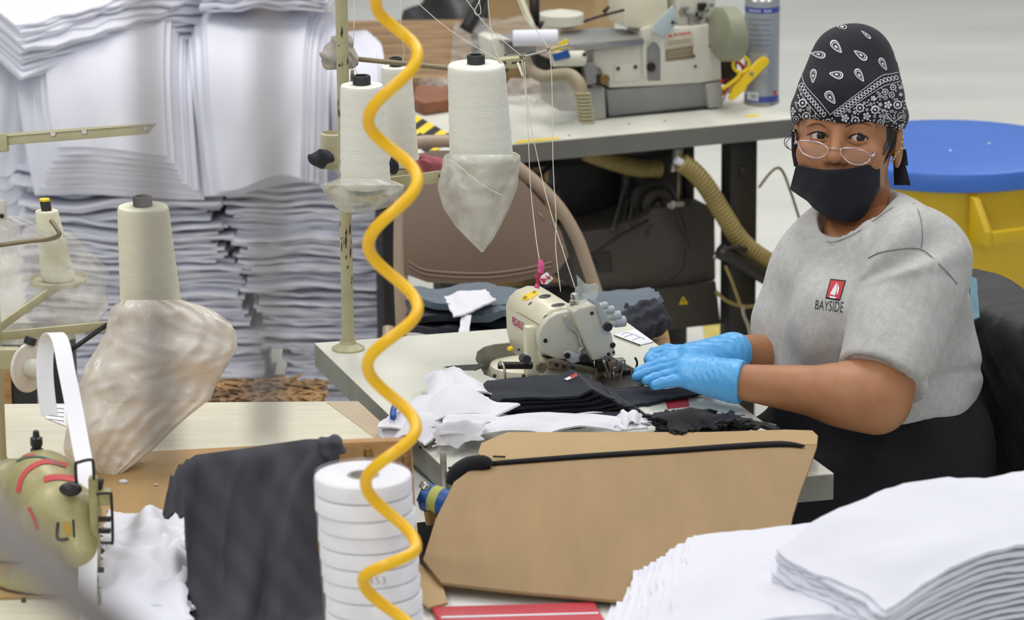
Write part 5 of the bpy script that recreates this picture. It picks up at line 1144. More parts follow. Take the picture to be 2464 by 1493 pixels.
tube('hose_core', [PD(1399, 218, 7.59), PD(1411, 296, 7.59)], .0115, mat('core_dark_khaki', rgb(110, 104, 84), .7), bm_, 10, 1)
bp('oil_cup', [(1316, 190), (1346, 182), (1382, 210), (1388, 268), (1350, 268), (1322, 250)], .03, .05, film('cup_clear', rgb(178, 176, 170), .55, .85, 20), bev=.003)
tube('needle_post', [PD(1285, -40, 7.85), PD(1287, 64, 7.85)], .011, M_dark, bm_, 12, 1); tube('cream_rod', [PD(1248, -20, 7.8), PD(1268, 32, 7.8), PD(1286, 72, 7.8)], .006, M_cream, bm_, 8, 2); cyl('post_knob', PD(1298, 58, 7.83), PD(1306, 62, 7.83), .010, M_dark, bm_, 12)
tube('lever_rod', [PD(1405, 52, 7.75), PD(1440, 40, 7.76), PD(1502, 24, 7.77)], .003, M_dark, bm_, 8, 2); tube('lever_rod', [PD(1465, 16, 7.76), PD(1452, 30, 7.76)], .004, M_dark, bm_, 8, 1)
lathe('rear_cone_pad', [(.03, 0), (.05, .01), (.048, .03), (.0, .04)], M_cream2, bm_, frame(PD(1350, 66, 7.95), V(1, 0, 0), None, UPZ), 24)
# white cloth roll laid on the machine
ra, rb_ = PD(1234, 92, 7.60), PD(1343, 90, 7.60); o = cyl('cloth_roll', ra, rb_, .0165, M_white, None, 22); tag(o, 'small white rolled cloth on left end of the back machine', 'cloth')

# spray can
scp = PZ(1833, 250, ZB); Ms = frame(scp+V(0, .01, 0), V(1, 0, 0), None, UPZ); R_ = .0372
can = empty('spray_can', scp+V(0, .01, 0), 'silver and blue spray can standing right of back machine', 'can')
M_can = mat('can_silver', rgb(158, 164, 170), .35, metal=.2, var=.1, vscale=12); M_cblue = mat('can_blue', rgb(58, 74, 150), .35)
lathe('can_body', [(R_*.96, .002), (R_, .006), (R_, .222), (R_*.97, .226)], M_can, can, Ms, 40); lathe('base_rim', [(R_*1.0, 0), (R_*1.04, .001), (R_*1.04, .005), (R_*.99, .0055)], M_steel, can, Ms, 40)
lathe('blue_band', [(R_*1.003, .008), (R_*1.004, .0085), (R_*1.004, .0205), (R_*1.003, .021)], M_cblue, can, Ms, 40); lathe('blue_band', [(R_*1.003, .2005), (R_*1.004, .201), (R_*1.004, .212), (R_*1.003, .2125)], M_cblue, can, Ms, 40)
lathe('shoulder', [(R_*.97, .226), (R_*.8, .236), (R_*.5, .243), (R_*.48, .246)], M_steel, can, Ms, 32); lathe('cap', [(R_*.6, .244), (R_*.6, .27), (R_*.5, .275), (0, .276)], M_paper, can, Ms, 28)
def curved(name, a0, a1, z0, z1, m, k=1.006):
    vs = []; n = 8
    for i in range(n+1):
        a = math.radians(a0+(a1-a0)*i/n); vs += [(math.cos(a)*R_*k, math.sin(a)*R_*k, z0), (math.cos(a)*R_*k, math.sin(a)*R_*k, z1)]
    return mesh(name, T(Ms, vs), [(2*i, 2*i+2, 2*i+3, 2*i+1) for i in range(n)], m, can)
curved('barcode_label', -150, -105, .012, .030, M_paper, 1.008)
for k in range(7): curved('barcode_bar', -130+k*3.2, -128.6+k*3.2, .014, .026, M_ink, 1.012)
curved('red_patch', -50, -35, .022, .032, M_red, 1.008)
for k in range(6): curved('text_band', -140, -60-5*(k % 3), .185-k*.011, .189-k*.011, mat('can_text_grey', rgb(128, 134, 142), .4), 1.004)
curved('pale_panel', -138, -75, .07, .115, mat('can_pale', rgb(172, 178, 182), .4), 1.003)
for k in range(9): curved('pale_mark', -142+k*9, -136+k*9, .2035, .2085, mat('can_lilac', rgb(196, 196, 226), .5), 1.01) if k != 5 else None

# yellow and red thread snips leaning on the can
def snips(label, mcol, fr, s, px):
    """px: ring centre, ring r, pivot, tip, handle end"""
    e = empty('thread_snips', PZ(px['tip'][0], px['tip'][1], ZB), label, 'scissors', 'thread snips by the spray can'); q_ = PZ(px['tip'][0], px['tip'][1]+1, ZB+.002)+bn*(fr+.055)
    n_ = nrm(bn*.97+UPZ*.10); g = lambda x, y: PP(x, y, q_, n_); rc = px['ring']; k = 7.65/F
    tube('finger_ring', [g(rc[0]+px['r']*math.cos(t), rc[1]+px['r']*math.sin(t)) for t in np.linspace(0, 6.283, 14, endpoint=False)], .0040, mcol, e, 8, 3, closed=True, flat=(1, .8))
    prism('handle', [g(*p) for p in px['handle']], -n_*.009, mcol, e, .002); tube('ring_arm', [g(*p) for p in px['arm']], [.005, .0045, .004], mcol, e, 8, 4)
    for a, b in px['blades']: tube('blade', [g(*a), g(*b)], [.0032, .001], M_steel, e, 6, 1, flat=(1, .5))
    cyl('rivet', g(*px['piv'])-n_*.001, g(*px['piv'])+n_*.003, .0042, M_steel, e, 12)
snips('yellow plastic thread snips leaning against the spray can', mat('snip_yellow', rgb(244, 206, 24), .4), .012, 1, dict(ring=(1783, 155), r=19, tip=(1736, 250), handle=[(1754, 238), (1764, 210), (1776, 198), (1826, 143), (1838, 136), (1850, 141), (1852, 153), (1798, 207), (1795, 216), (1764, 243)], arm=[(1782, 175), (1770, 192), (1738, 214)], blades=[((1760, 205), (1737, 250)), ((1752, 215), (1734, 250))], piv=(1808, 177)))
snips('red plastic thread snips half hidden behind the yellow snips', mat('snip_red', rgb(206, 44, 40), .4), -.006, 1, dict(ring=(1768, 170), r=21, tip=(1694, 246), handle=[(1712, 240), (1716, 230), (1740, 212), (1800, 190), (1830, 172), (1836, 184), (1800, 204), (1740, 232)], arm=[(1758, 186), (1735, 196), (1706, 210)], blades=[((1724, 218), (1694, 246)), ((1716, 205), (1700, 240))], piv=(1728, 212)))

# ------------------------------------------------------------------ under the back table
cu = empty('control_box', PP(1560, 640, lg+BN*.10, BN)*V(1, 1, 0)+V(0, 0, .10), 'dark grey motor control box with warning triangle under back table', 'control box')
def ub(name, px, fwd, th, m, parent, bev=.003): return prism(name, [PP(x, y, lg+BN*fwd, BN) for x, y in px], BN*th, m, parent, bev)
ub('housing', [(1380, 560), (1470, 548), (1556, 520), (1575, 500), (1700, 492), (1722, 508), (1724, 676), (1640, 690), (1400, 704), (1380, 694)], .10, .13, M_box, cu, .006)
ub('lower_box', [(1452, 702), (1640, 690), (1724, 676), (1736, 782), (1600, 796), (1460, 800)], .085, .15, mat('lower_box_grey', rgb(70, 64, 58), .6, var=.1), cu, .005)
ub('hanger', [(1500, 548), (1520, 546), (1520, 372), (1500, 374)], .17, .02, M_blk, cu); ub('hanger', [(1650, 500), (1672, 498), (1672, 352), (1650, 354)], .17, .02, M_blk, cu)
ub('warning_triangle', [(1634, 734), (1656, 732), (1644, 713)], .0835, .001, M_yprint, cu, 0); ub('triangle_mark', [(1643, 721), (1646, 721), (1647, 729), (1643, 730)], .0825, .0008, M_ink, cu, 0)
ub('socket_panel', [(1408, 610), (1470, 606), (1475, 655), (1412, 660)], .098, .004, mat('socket_dark', rgb(56, 52, 50), .6), cu, .001); cyl('socket', PP(1428, 640, lg+BN*.096, BN), PP(1428, 640, lg+BN*.09, BN), .012, M_blk, cu, 14)
mo = empty('clutch_motor', PP(1480, 460, lg+BN*.2, BN)*V(1, 1, 0)+V(0, 0, .3), 'black motor and cable mass hanging under the back table', 'motor')
ub('motor_shell', [(1352, 392), (1660, 366), (1660, 480), (1560, 545), (1400, 575), (1352, 480)], .25, .09, mat('motor_black', rgb(30, 29, 32), .6, var=.4, vscale=20), mo, .01)
pc_ = PP(1575, 490, lg+BN*.14, BN); cyl('pulley_motor', pc_, pc_+BN*.08, .055, M_blk, mo, 24); cyl('pulley', pc_-BN*.02, pc_, .035, mat('pulley_olive', rgb(58, 54, 42), .5), mo, 20); ball('pulley_hub', pc_-BN*.02, .018, M_dark, mo, 8)
for k in range(9):
    x = 1490+k*9+rq.uniform(-4, 4); tube('cable', [PP(x+20, 400+rq.uniform(-10, 10), lg+BN*.2, BN), PP(x+5, 470, lg+BN*.17, BN), PP(x-18+k*3, 560+rq.uniform(-20, 20), lg+BN*.09, BN)], .0022, mat('cable_%d' % (k % 3), (rgb(110, 106, 98), rgb(60, 60, 66), rgb(84, 78, 66))[k % 3], .6), mo, 6, 5)
tube('black_cable', [PP(1560, 530, lg+BN*.08, BN), PP(1480, 575, lg+BN*.07, BN), PP(1415, 625, lg+BN*.07, BN)], .004, M_blk, mo, 8, 5); tube('thin_cable', [PP(1650, 600, lg+BN*.08, BN), PP(1640, 650, lg+BN*.08, BN), PP(1590, 685, lg+BN*.08, BN), PP(1540, 690, lg+BN*.08, BN)], .002, M_blk, mo, 6, 6)
va = empty('air_valve', PP(1622, 490, lg+BN*.05, BN), 'chrome air valve on a thin rod under the back table', 'valve')
cyl('valve_body', PP(1604, 494, lg+BN*.05, BN), PP(1644, 490, lg+BN*.05, BN), .007, M_steel, va, 14); cyl('valve_nut', PP(1612, 493, lg+BN*.05, BN), PP(1622, 492, lg+BN*.05, BN), .010, M_steel, va, 6); tube('valve_rod', [PP(1634, 398, lg+BN*.05, BN), PP(1631, 485, lg+BN*.05, BN)], .003, M_wire, va, 8, 1); box('valve_bracket', (0, 0, 0), (.02, .012, .05), M_steel, va, frame(PP(1628, 385, lg+BN*.06, BN), BX, None, nrm(UPZ+BX*.2)))
tube('black_strap', [PP(1626, 500, lg+BN*.05, BN), PP(1640, 540, lg+BN*.05, BN), PP(1650, 570, lg+BN*.05, BN), PP(1662, 600, lg+BN*.05, BN)], [.004, .008, .006, .003], M_blk, va, 8, 5)
def corrug(name, pts, r, m, label, step=.0088):
    C = spline(pts, 14); L = np.concatenate([[0], np.cumsum(np.linalg.norm(np.diff(C, axis=0), axis=1))]); s_ = np.arange(0, L[-1], step/6); Q = np.stack([np.interp(s_, L, C[:, i]) for i in range(3)], 1)
    o = tube(name, Q, [r*(1+.11*math.sin(2*math.pi*t/step)) for t in s_], m, None, 18, 1); return tag(o, label, 'hose')
g = lambda x, y, k=0.0: PP(x, y, lg+bn*(.045+k), BN)
corrug('suction_hose', [g(1640, 392), g(1668, 412), g(1702, 452), g(1740, 515), g(1780, 576), g(1826, 616), g(1880, 646), g(1930, 670), g(1965, 720), g(1985, 820)*V(1, 1, 0)+V(0, 0, .10), g(2000, 900)*V(1, 1, 0)+V(.03, .02, .022)], .0190, M_hose, 'tan corrugated suction hose curving down past the black table leg')
corrug('suction_hose', [g(1410, 366, -.20), g(1470, 388, -.20), g(1530, 404, -.20), g(1590, 408, -.20)], .018, M_hose, 'tan corrugated hose half hidden in shade under back table')
hc_ = cyl('hose_clamp', g(1626, 384), g(1650, 398), .0085, M_paper); tag(hc_, 'white connector stub at the upper end of suction hose', 'connector')
kb_ = empty('knee_bar', PP(1790, 640, lg, BN)*V(1, 1, 0)+V(0, 0, .3), 'black steel knee-lift bar running right from the table leg', 'bar')
tube('bar', [g(1732, 602, .02), g(1790, 636, .02), g(1870, 684, .02), g(1960, 730, .02)], .016, M_blk, kb_, 8, 2); tube('clamp_rod', [g(1728, 606, .03), g(1770, 596, .03), g(1796, 602, .03)], .006, M_dark, kb_, 8, 3); ball('clamp_knob', g(1738, 612, .04), .014, M_blk, kb_, 8); tube('wing_nut', [g(1716, 622, .03), g(1724, 616, .03)], .006, M_steel, kb_, 8, 1)
for lab, pts, r_, m_ in (('brown cable arching on the floor beside the table leg', [g(1826, 452), g(1852, 418), g(1872, 404), g(1886, 418), g(1900, 455), g(1915, 500), g(1945, 600), g(1985, 760), g(2000, 900)*V(1, 1, 0)+V(0, 0, .004)], .003, M_wire), ('khaki cord sagging between control box and table leg', [g(1722, 702), g(1750, 725), g(1790, 738), g(1826, 735)], .004, M_hose), ('khaki cord hanging down in front of table leg', [g(1745, 640, .03), g(1762, 680, .03), g(1782, 735, .03), g(1792, 745, .03)], .0035, M_hose), ('grey knotted cord end dangling by the table leg', [g(1786, 738, .03), g(1790, 760, .03), g(1802, 790, .03), g(1806, 830, .03)], .004, M_lint)):
    tag(tube('cord', [p for p in pts], r_, m_, None, 8, 6), lab, 'cord')
for k, (a, b) in enumerate((((1250, 470), (1350, 372)), ((1258, 395), (1340, 470)))):
    pa, pb = PP(a[0], a[1], lg+BN*.3, BN), PP(b[0], b[1], lg+BN*.3, BN); tube('brace_rod', [pa, pb], .006, M_blk, bt, 8, 1)

# ------------------------------------------------------------------ brown slatted bench and wrapped boards behind
wb_ = empty('plank_bench', V(-.12, 8.45, 0), 'brown wooden plank bench wrapped in clear plastic behind thread cones', 'bench')
for k in range(6): box('plank', ((-.055 if k < 2 else -.13), 8.02+k*.115, .775), ((.27 if k < 2 else .42), .106, .03), M_plank, wb_, frame(V(0, 0, 0), nrm(V(1, .02, 0)), None, UPZ), .003)
for x in (-.14, .05):
    for y in (8.05, 8.58): box('leg', (x, y, .38), (.05, .05, .758), M_plank, wb_)
sheet('plastic_wrap', lambda u, v: np.stack([-.13+.24*u, 7.965+.62*v, .797+.006*wob(u*3, v*5, 4, 5)+.012*u], -1), 16, 30, .001, film('wrap_film', rgb(220, 216, 210), .04, .30, 16, .12), wb_)
rbk = empty('reddish_board', PZ(1040, 256, ZB), 'short reddish wooden board end lying on the back table', 'board'); prism('board', [PZ(x, y, ZB+.028) for x, y in ((992, 236), (1020, 248), (1088, 238), (1088, 206), (1000, 206))], V(0, 0, -.027), mat('red_brown_wood', rgb(140, 88, 60), .6, var=.25, vscale=20), rbk, .003)
bag('plastic_bag', 'crumpled clear plastic wrap on the back table behind wide cone', [(186, 1018, 1086), (196, 1008, 1100), (212, 1006, 1112), (228, 1012, 1105), (236, 1030, 1090)], DZ(PZ(1060, 234, ZB)[1], ZB), .6, film('wrap_clear', rgb(226, 220, 214), .18, .6, 18, .12), 14, crumple=.006)
bag('plastic_bag', 'crumpled clear plastic spread at the foot of back machine', [(188, 1228, 1300), (200, 1220, 1322), (222, 1212, 1328), (240, 1216, 1322), (250, 1236, 1300)], DZ(PZ(1270, 248, ZB)[1], ZB), .5, film('wrap_clear', (1, 1, 1, 1), 0, 0), 15, crumple=.006)
kx = empty('cardboard_box', V(.02, 8.5, 0), 'tan cardboard box behind the back sewing machine', 'box')
Mk = yaw(V(.10, 8.72, 0), -14); box('box_body', (0, 0, .44), (.26, .20, .88), M_card2, kx, Mk, .003); box('box_flap', (0, -.09, .885), (.26, .07, .004), M_card, kx, Mk, .001)
tag(tube('black_tube', [PD(1120, 74, 8.2), PD(1150, 20, 8.2), PD(1180, -60, 8.2)], .016, M_blk, None, 14, 3), 'thick black tube slanting up behind the back machine', 'tube')
dk = empty('black_bin_bag', V(-.05, 9.6, 0), 'large black bag standing far behind the plank bench', 'bag'); 
def bagsdf(P): return ell(P, V(-.07, 9.55, .36), (.28, .22, .40))+.012*np.sin(P[..., 0]*40+P[..., 2]*25)+.01*np.sin(P[..., 2]*50-P[..., 0]*30)
v1, f1 = surfnet(bagsdf, V(-.42, 9.28, -.06), V(.30, 9.84, .82), .016); npmesh('bag_body', v1, f1, M_blk, dk); tube('bag_neck', [V(-.07, 9.55, .72), V(-.06, 9.54, .80), V(-.04, 9.53, .86)], [.06, .03, .05], M_blk, dk, 12, 4)

# ------------------------------------------------------------------ brown folding chair heaped with cloth
YC = 7.02; fc = empty('folding_chair', PY(1160, 640, YC)*V(1, 1, 0), 'brown steel folding chair behind the main table', 'chair')
cq = PY(1170, 600, YC); cnn = nrm(V(.10, -1, .22)); gq = lambda x, y, o=0.0: PP(x, y, cq+cnn*o, cnn)
pan = [(972, 380), (1040, 362), (1130, 362), (1200, 392), (1262, 440), (1320, 505), (1352, 560), (1370, 618), (1340, 657), (1254, 677), (1158, 687), (1029, 680), (975, 660), (966, 560)]
prism('backrest', [gq(x, y) for x, y in pan], -cnn*.012, M_brown, fc, .004)
for off in (14, 24): tube('pressed_rib', [gq(x, y-off, .0005) for x, y in ((985, 655), (1029, 676), (1158, 683), (1254, 673), (1330, 655))], .0028, M_brown, fc, 8, 5)
tube('back_tube', [gq(968, 800, -.012), gq(962, 620, -.012), gq(968, 420, -.012), gq(990, 352, -.012), gq(1050, 340, -.012), gq(1140, 346, -.012), gq(1212, 380, -.012), gq(1285, 436, -.012), gq(1345, 500, -.012), gq(1386, 568, -.012), gq(1410, 630, -.012), gq(1440, 720, -.012), gq(1466, 800, -.012)], .0125, M_brownl, fc, 14, 7)
sc_ = V(cq[0], YC-.26, .45); box('seat', (0, 0, 0), (.36, .38, .025), M_brown, fc, yaw(sc_, 4), .008)
for sx in (-1, 1):
    tube('leg', [V(cq[0]+sx*.19, YC-.05, .50), V(cq[0]+sx*.19, YC-.40, .012)], .011, M_brownl, fc, 10, 1); tube('leg', [V(cq[0]+sx*.185, YC-.34, .45), V(cq[0]+sx*.185, YC+.08, .012)], .011, M_brownl, fc, 10, 1)
for a, b in (((1296, 512), (1310, 528)), ((1352, 590), (1362, 606)), ((1290, 660), (1288, 668))): tube('scratch', [gq(*a, .0006), gq(*b, .0006)], .0012, M_brownl, fc, 6, 1)
def pdsheet(name, cs, nu, nv, th, m, parent, amp, seed, freq=1.4, jag=0., bulge=0.0):
    c = [PD(*k) for k in cs]
    def fn(u, v):
        u1, v1 = u[..., None], v[..., None]; P = c[0]*(1-u1)*(1-v1)+c[1]*u1*(1-v1)+c[2]*u1*v1+c[3]*(1-u1)*v1
        return P+up*((amp*wob(u*freq, v*freq, seed, 5)+bulge*np.sin(np.pi*v))[..., None])+rt*((jag*wob(v*4, u*2, seed+1, 4))[..., None])
    return sheet(name, fn, nu, nv, th, m, parent)
def heap(name, label, lays, cat='cloth'):
    e = empty(name, PD(*lays[0][0][0]), label, cat)
    for cs, m, amp, seed in lays: pdsheet('cloth_layer', cs, 24, 12, .012, m, e, amp, seed, 1.2, .004, .006)
    return e
heap('fleece_pile', 'blue-grey folded fleece pile on the folding chair seat', [([(985, 700, 7.0), (1265, 694, 6.95), (1275, 742, 6.72), (990, 735, 6.75)], M_denim, .008, 1), ([(978, 735, 6.98), (1270, 715, 6.95), (1285, 775, 6.72), (985, 770, 6.72)], M_navy, .008, 2), ([(978, 760, 6.98), (1280, 745, 6.95), (1300, 800, 6.70), (985, 800, 6.70)], M_fluff, .008, 3), ([(1110, 745, 6.80), (1280, 712, 6.85), (1290, 748, 6.70), (1118, 770, 6.70)], M_denim, .006, 4)])
heap('fleece_cloth', 'blue-grey fleece panel jutting right of the cream machine', [([(1400, 712, 6.95), (1560, 704, 6.98), (1592, 722, 6.80), (1420, 790, 6.66)], M_denim, .004, 5), ([(1400, 735, 6.95), (1520, 735, 6.98), (1560, 760, 6.80), (1420, 800, 6.66)], M_navy, .004, 6)])
def flf(P):
    c = PD(1556, 768, 6.75); q_ = P-c.astype(np.float32); d = ell(P, c, (.042, .04, .032)); d = smin(d, ell(P, PD(1520, 788, 6.72), (.04, .035, .026)), .02); r3 = np.random.RandomState(3); s_ = 0
    for i in range(6): v = r3.randn(3)*130; s_ = s_+np.sin(q_@v.astype(np.float32)+r3.rand()*6)
    return d+.0018*s_
c = PD(1545, 775, 6.75); v1, f1 = surfnet(flf, c-.085, c+.085, .0032); tag(npmesh('fluffy_cloth', v1, f1, M_fluff), 'dark fluffy fleece bundle behind the gloved hands, above floor', 'cloth')
box('stool_top', (PD(1560, 825, 6.75)[0]-.04, PD(1560, 825, 6.75)[1]+.02, PD(1560, 822, 6.75)[2]-.012), (.16, .14, .024), M_wood, None, bev=.006); st_ = bpy.data.objects['stool_top']; st_.name = 'wooden_block'; tag(st_, 'worn wooden block under the dark fluffy fleece', 'block')
ws = empty('white_scrap', PD(1120, 740, 6.7), 'white cloth scrap lying on the blue-grey fleece pile', 'cloth'); pdsheet('cloth_layer', [(1068, 712, 6.80), (1170, 698, 6.82), (1192, 722, 6.69), (1092, 768, 6.64)], 20, 14, .003, M_rag, ws, .003, 7, .9, .002)
pdsheet('cloth_layer', [(1110, 765, 6.66), (1134, 758, 6.66), (1128, 805, 6.60), (1104, 805, 6.60)], 8, 14, .004, M_rag, ws, .002, 8)
pn = empty('paper_card', PZ(1520, 808, ZT), 'white paper card with blue scribbles at back edge of main table', 'paper')
prism('card', [PZ(x, y, ZT+.0022) for x, y in ((1476, 806), (1530, 792), (1572, 822), (1540, 830))], V(0, 0, -.0015), M_paper, pn)
for k, pts in enumerate((((1496, 806), (1510, 800), (1522, 806)), ((1502, 812), (1524, 805), (1540, 813)), ((1522, 820), (1540, 812), (1552, 818)))): tube('scribble', [PZ(x, y, ZT+.0026) for x, y in pts], .0004, mat('blue_ink', rgb(120, 134, 190), .7), pn, 5, 4)
tube('card_edge', [PZ(1478, 808, ZT+.0028), PZ(1510, 820, ZT+.0028), PZ(1540, 831, ZT+.0028)], .0012, M_dark, pn, 5, 3)

# ------------------------------------------------------------------ yellow waste bin with blue lid
LC = PZ(2290, 347, .735); tc_ = empty('waste_bin', LC*V(1, 1, 0), 'yellow plastic waste bin with blue lid behind the woman', 'bin')
M_by = mat('bin_yellow', rgb(206, 172, 14), .45, var=.06, vscale=8); M_bb = mat('bin_lid_blue', rgb(58, 106, 192), .45, var=.05, vscale=8, bump=.03)
rl = .266; Mt = frame(LC*V(1, 1, 0), V(1, 0, 0), None, UPZ)
lathe('bin_body', [(.19, .003), (.195, .01), (.234, .55), (.243, .60), (.247, .69), (.254, .70), (.254, .705)], M_by, tc_, Mt, 56)
lathe('lid', [(rl*.97, .692), (rl, .695), (rl, .722), (rl*.985, .730), (rl*.93, .7335), (rl*.5, .738), (0, .739)], M_bb, tc_, Mt, 64)
for ang in (-66, 114):
    a = math.radians(ang); o_ = V(math.cos(a), math.sin(a), 0); t_ = V(-math.sin(a), math.cos(a), 0); Mh = frame(LC*V(1, 1, 0)+o_*.246, t_, None, UPZ)     # local x tangent, y outward or inward
    sy = 1 if (Mh[:3, 1]@o_) > 0 else -1; hnd = box('handle', (0, sy*.052, .612), (.17, .016, .026), M_by, tc_, Mh, .004)
    for sx in (-1, 1): prism('handle_cheek', T(Mh, [(sx*.085, sy*-.004, .688), (sx*.085, sy*.012, .684), (sx*.085, sy*.060, .625), (sx*.085, sy*.060, .598), (sx*.085, sy*-.006, .590)]), T(Mh, (sx*.016, 0, 0))[0]-T(Mh, (0, 0, 0))[0], M_by, hnd, .002)
for x, y in ((2380, 345), (2287, 362)): ball('lid_scuff', PZ(x, y, .7385), .0035, M_paper, tc_, 6, (1, 1, .2))

# ------------------------------------------------------------------ the woman's chair with a quilted black jacket
ck = empty('work_chair', HP*V(1, 1, 0), 'black work chair the woman sits on', 'chair'); Mc = frame(HP*V(1, 1, 0), l2, None, UPZ); fy = 1 if Mc[:3, 1]@f2 > 0 else -1
box('seat', (0, 0, .455), (.44, .42, .05), M_blk, ck, Mc, .02)
for sx in (-1, 1):
    for sy in (-1, 1): box('leg', (sx*.19, sy*.18, .215), (.03, .03, .43), M_blk, ck, Mc, .004)
    box('back_post', (sx*.17, -fy*.262, .60), (.03, .025, .36), M_blk, ck, Mc, .004)
box('backrest', (0, -fy*.275, .68), (.40, .03, .22), M_blk, ck, Mc, .01)
jc = HP*V(1, 1, 0)-f2*.285
def jacket(P):
    q_ = (P-np.array([jc[0], jc[1], .60], np.float32))@np.stack([l2, f2, UPZ], 1).astype(np.float32); x, y, z = q_[..., 0], q_[..., 1], q_[..., 2]
    b = np.stack([np.abs(x)-(.255-.10*np.clip(z, 0, .3)), np.abs(y)-.052, np.abs(z)-.195], -1); d = np.linalg.norm(np.maximum(b, 0), axis=-1)+np.minimum(b.max(-1), 0)-.03
    w_ = np.abs(np.sin((x*.8+z*1.0)*52+.6*np.sin(x*20)))**.5; w2 = np.abs(np.sin((x*.9-z)*30))**.4
    return d-.006*w_-.003*w2+.008*np.sin(x*24+z*14)*.5
v1, f1 = surfnet(jacket, V(jc[0]-.4, jc[1]-.4, .30), V(jc[0]+.4, jc[1]+.4, .96), .0058); jk = npmesh('quilted_jacket', v1, f1, mat('black_quilt', rgb(32, 31, 36), .6, var=.2, vscale=10, bump=.15, bscale=120)); tag(jk, 'black quilted jacket draped over the back of the chair', 'jacket')
tag(pdsheet('blue_cloth', [(2334, 668, 6.05), (2350, 672, 6.05), (2356, 765, 6.03), (2336, 775, 6.03)], 8, 12, .006, mat('pale_blue_cloth', rgb(150, 194, 214), .85, var=.2, vscale=40), None, .002, 3), 'pale blue cloth peeping out between shirt and black jacket', 'cloth')
# ------------------------------------------------------------------ left work station
cs_ = empty('cardboard_mat', PZ(400, 1180, ZT), 'tan cardboard sheet covering near half of the left table', 'cardboard')
prism('sheet', [PZ(x, y, ZT+.004) for x, y in ((-120, 1112), (30, 1104), (360, 1087), (640, 1072), (885, 1060), (980, 1095), (990, 1420), (-120, 1440))], V(0, 0, -.0035), mat('cardboard_mat', rgb(178, 146, 98), .85, var=.06, vscale=5), cs_)
for k, (x, y, r_) in enumerate(((297, 1160, .0045), (341, 1113, .002), (375, 1167, .002))): tag(ball('lint_bit', PZ(x, y, ZT+.006), r_, M_rag, None, 6, (1.6, 1, .8)), ('largest white lint tuft on the tan cardboard', 'tiny white lint speck near the cream table top', 'tiny white lint speck beside the charcoal cloth')[k], 'lint')
d5 = 5.55
pb = PZ(2, 1125, ZT); ls = empty('thread_stand', pb, 'olive thread stand at left picture edge with perforated top bar', 'thread stand')
lathe('pole_base', [(.027, 0), (.027, .004), (.014, .010), (.011, .014)], M_stand, ls, frame(pb, V(1, 0, 0), None, UPZ), 24); cyl('pole', pb+V(0, 0, .004), pb+V(0, 0, .66), .0095, M_stand, ls, 18)
zq = PD(180, 312, 5.35); hb_ = nrm(V(0, -.95, .30)); bar_ = trace('top_bar', [(6, 327), (200, 311), (376, 297), (358, 322), (190, 336), (6, 350)], zq, hb_, .003, M_stand, ls, .0006)
trace('bar_lip', [(6, 322), (200, 307), (376, 296), (376, 299), (200, 313), (6, 329)], zq-hb_*-.003, hb_, .006, mat('stand_paint_lit_top', rgb(206, 200, 164), .4), ls)  # lit copy of the stand paint: brightness of the top face is in its colour
for x, y in ((128, 322), (203, 317), (350, 309)): cyl('rivet', PP(x, y, zq, hb_)-hb_*.001, PP(x, y, zq, hb_)+hb_*.0025, .0042, M_steel, ls, 12)
trace('bar_bracket', [(-20, 318), (16, 322), (18, 362), (-20, 366)], zq+hb_*.006, hb_, .02, M_stand, ls, .002)
trace('clamp_block', [(-20, 478), (12, 482), (12, 528), (-20, 530)], PD(0, 500, 5.5), hb_, .02, M_cream2, ls, .002); ball('clamp_screw', PD(4, 520, 5.47), .004, M_blk, ls, 6)
tube('wire_arm', [PD(-10, 592, 5.45), PD(60, 582, 5.45), (PD(118, 576, 5.44)), PD(140, 568, 5.43), PD(141, 557, 5.43), PD(132, 543, 5.44), PD(123, 532, 5.45)], .0034, M_wire, ls, 8, 6)
def tray(px, py, rad, d):
    c = PD(px, py, d); lathe('cone_tray', [(.010, -.004), (rad*.94, -.004), (rad, .004), (rad*.95, .006), (rad*.9, 0), (.010, 0)], M_stand, ls, frame(c, V(1, 0, 0), None, UPZ), 32); return c
t1 = tray(365, 762, .052, d5); t2 = tray(140, 676, .045, 5.72)
for t_ in (t1, t2):
    p0 = V(pb[0], pb[1], t_[2]-.008); L_ = np.linalg.norm(t_-p0); box('cross_arm', (0, 0, 0), (L_, .006, .014), M_stand, ls, frame((p0+t_)/2-V(0, 0, .004), nrm((t_-p0)*V(1, 1, 0)), None, UPZ))
tube('support_rod', [PD(165, 848, 5.52), PD(215, 812, 5.52), PD(268, 774, 5.53)], .0036, M_dark, ls, 8, 2)
cone('large cream thread cone at left over a cloudy plastic bag', (365, 757), (350, 497), 148, 123, d5, M_thread2, 'thread cones on the left stand')
cone('smaller cream thread cone at far left with yellow core rim', (140, 672), (114, 506), 80, 56, 5.72, M_thread2, 'thread cones on the left stand', 0, M_yprint)
bag('plastic_bag', 'crumpled clear plastic bag wrapped round the small far-left cone', [(520, -30, 60), (560, -30, 170), (600, -30, 215), (650, -30, 264), (700, -30, 256), (740, -30, 262), (780, -30, 235), (815, -30, 190), (830, -30, 120)], 5.70, .25, M_film3, 21, 44, 40, crumple=.012)
bag('plastic_bag', 'large cloudy plastic bag hanging from under the large cream cone', [(722, 290, 440), (738, 272, 492), (752, 262, 520), (775, 258, 552), (800, 254, 568), (840, 232, 572), (880, 205, 548), (920, 192, 522), (960, 182, 508), (1000, 170, 456), (1040, 158, 412), (1080, 152, 372), (1120, 164, 322), (1148, 226, 282)], 5.50, .55, M_film2, 22, 50, 60, crumple=.015)
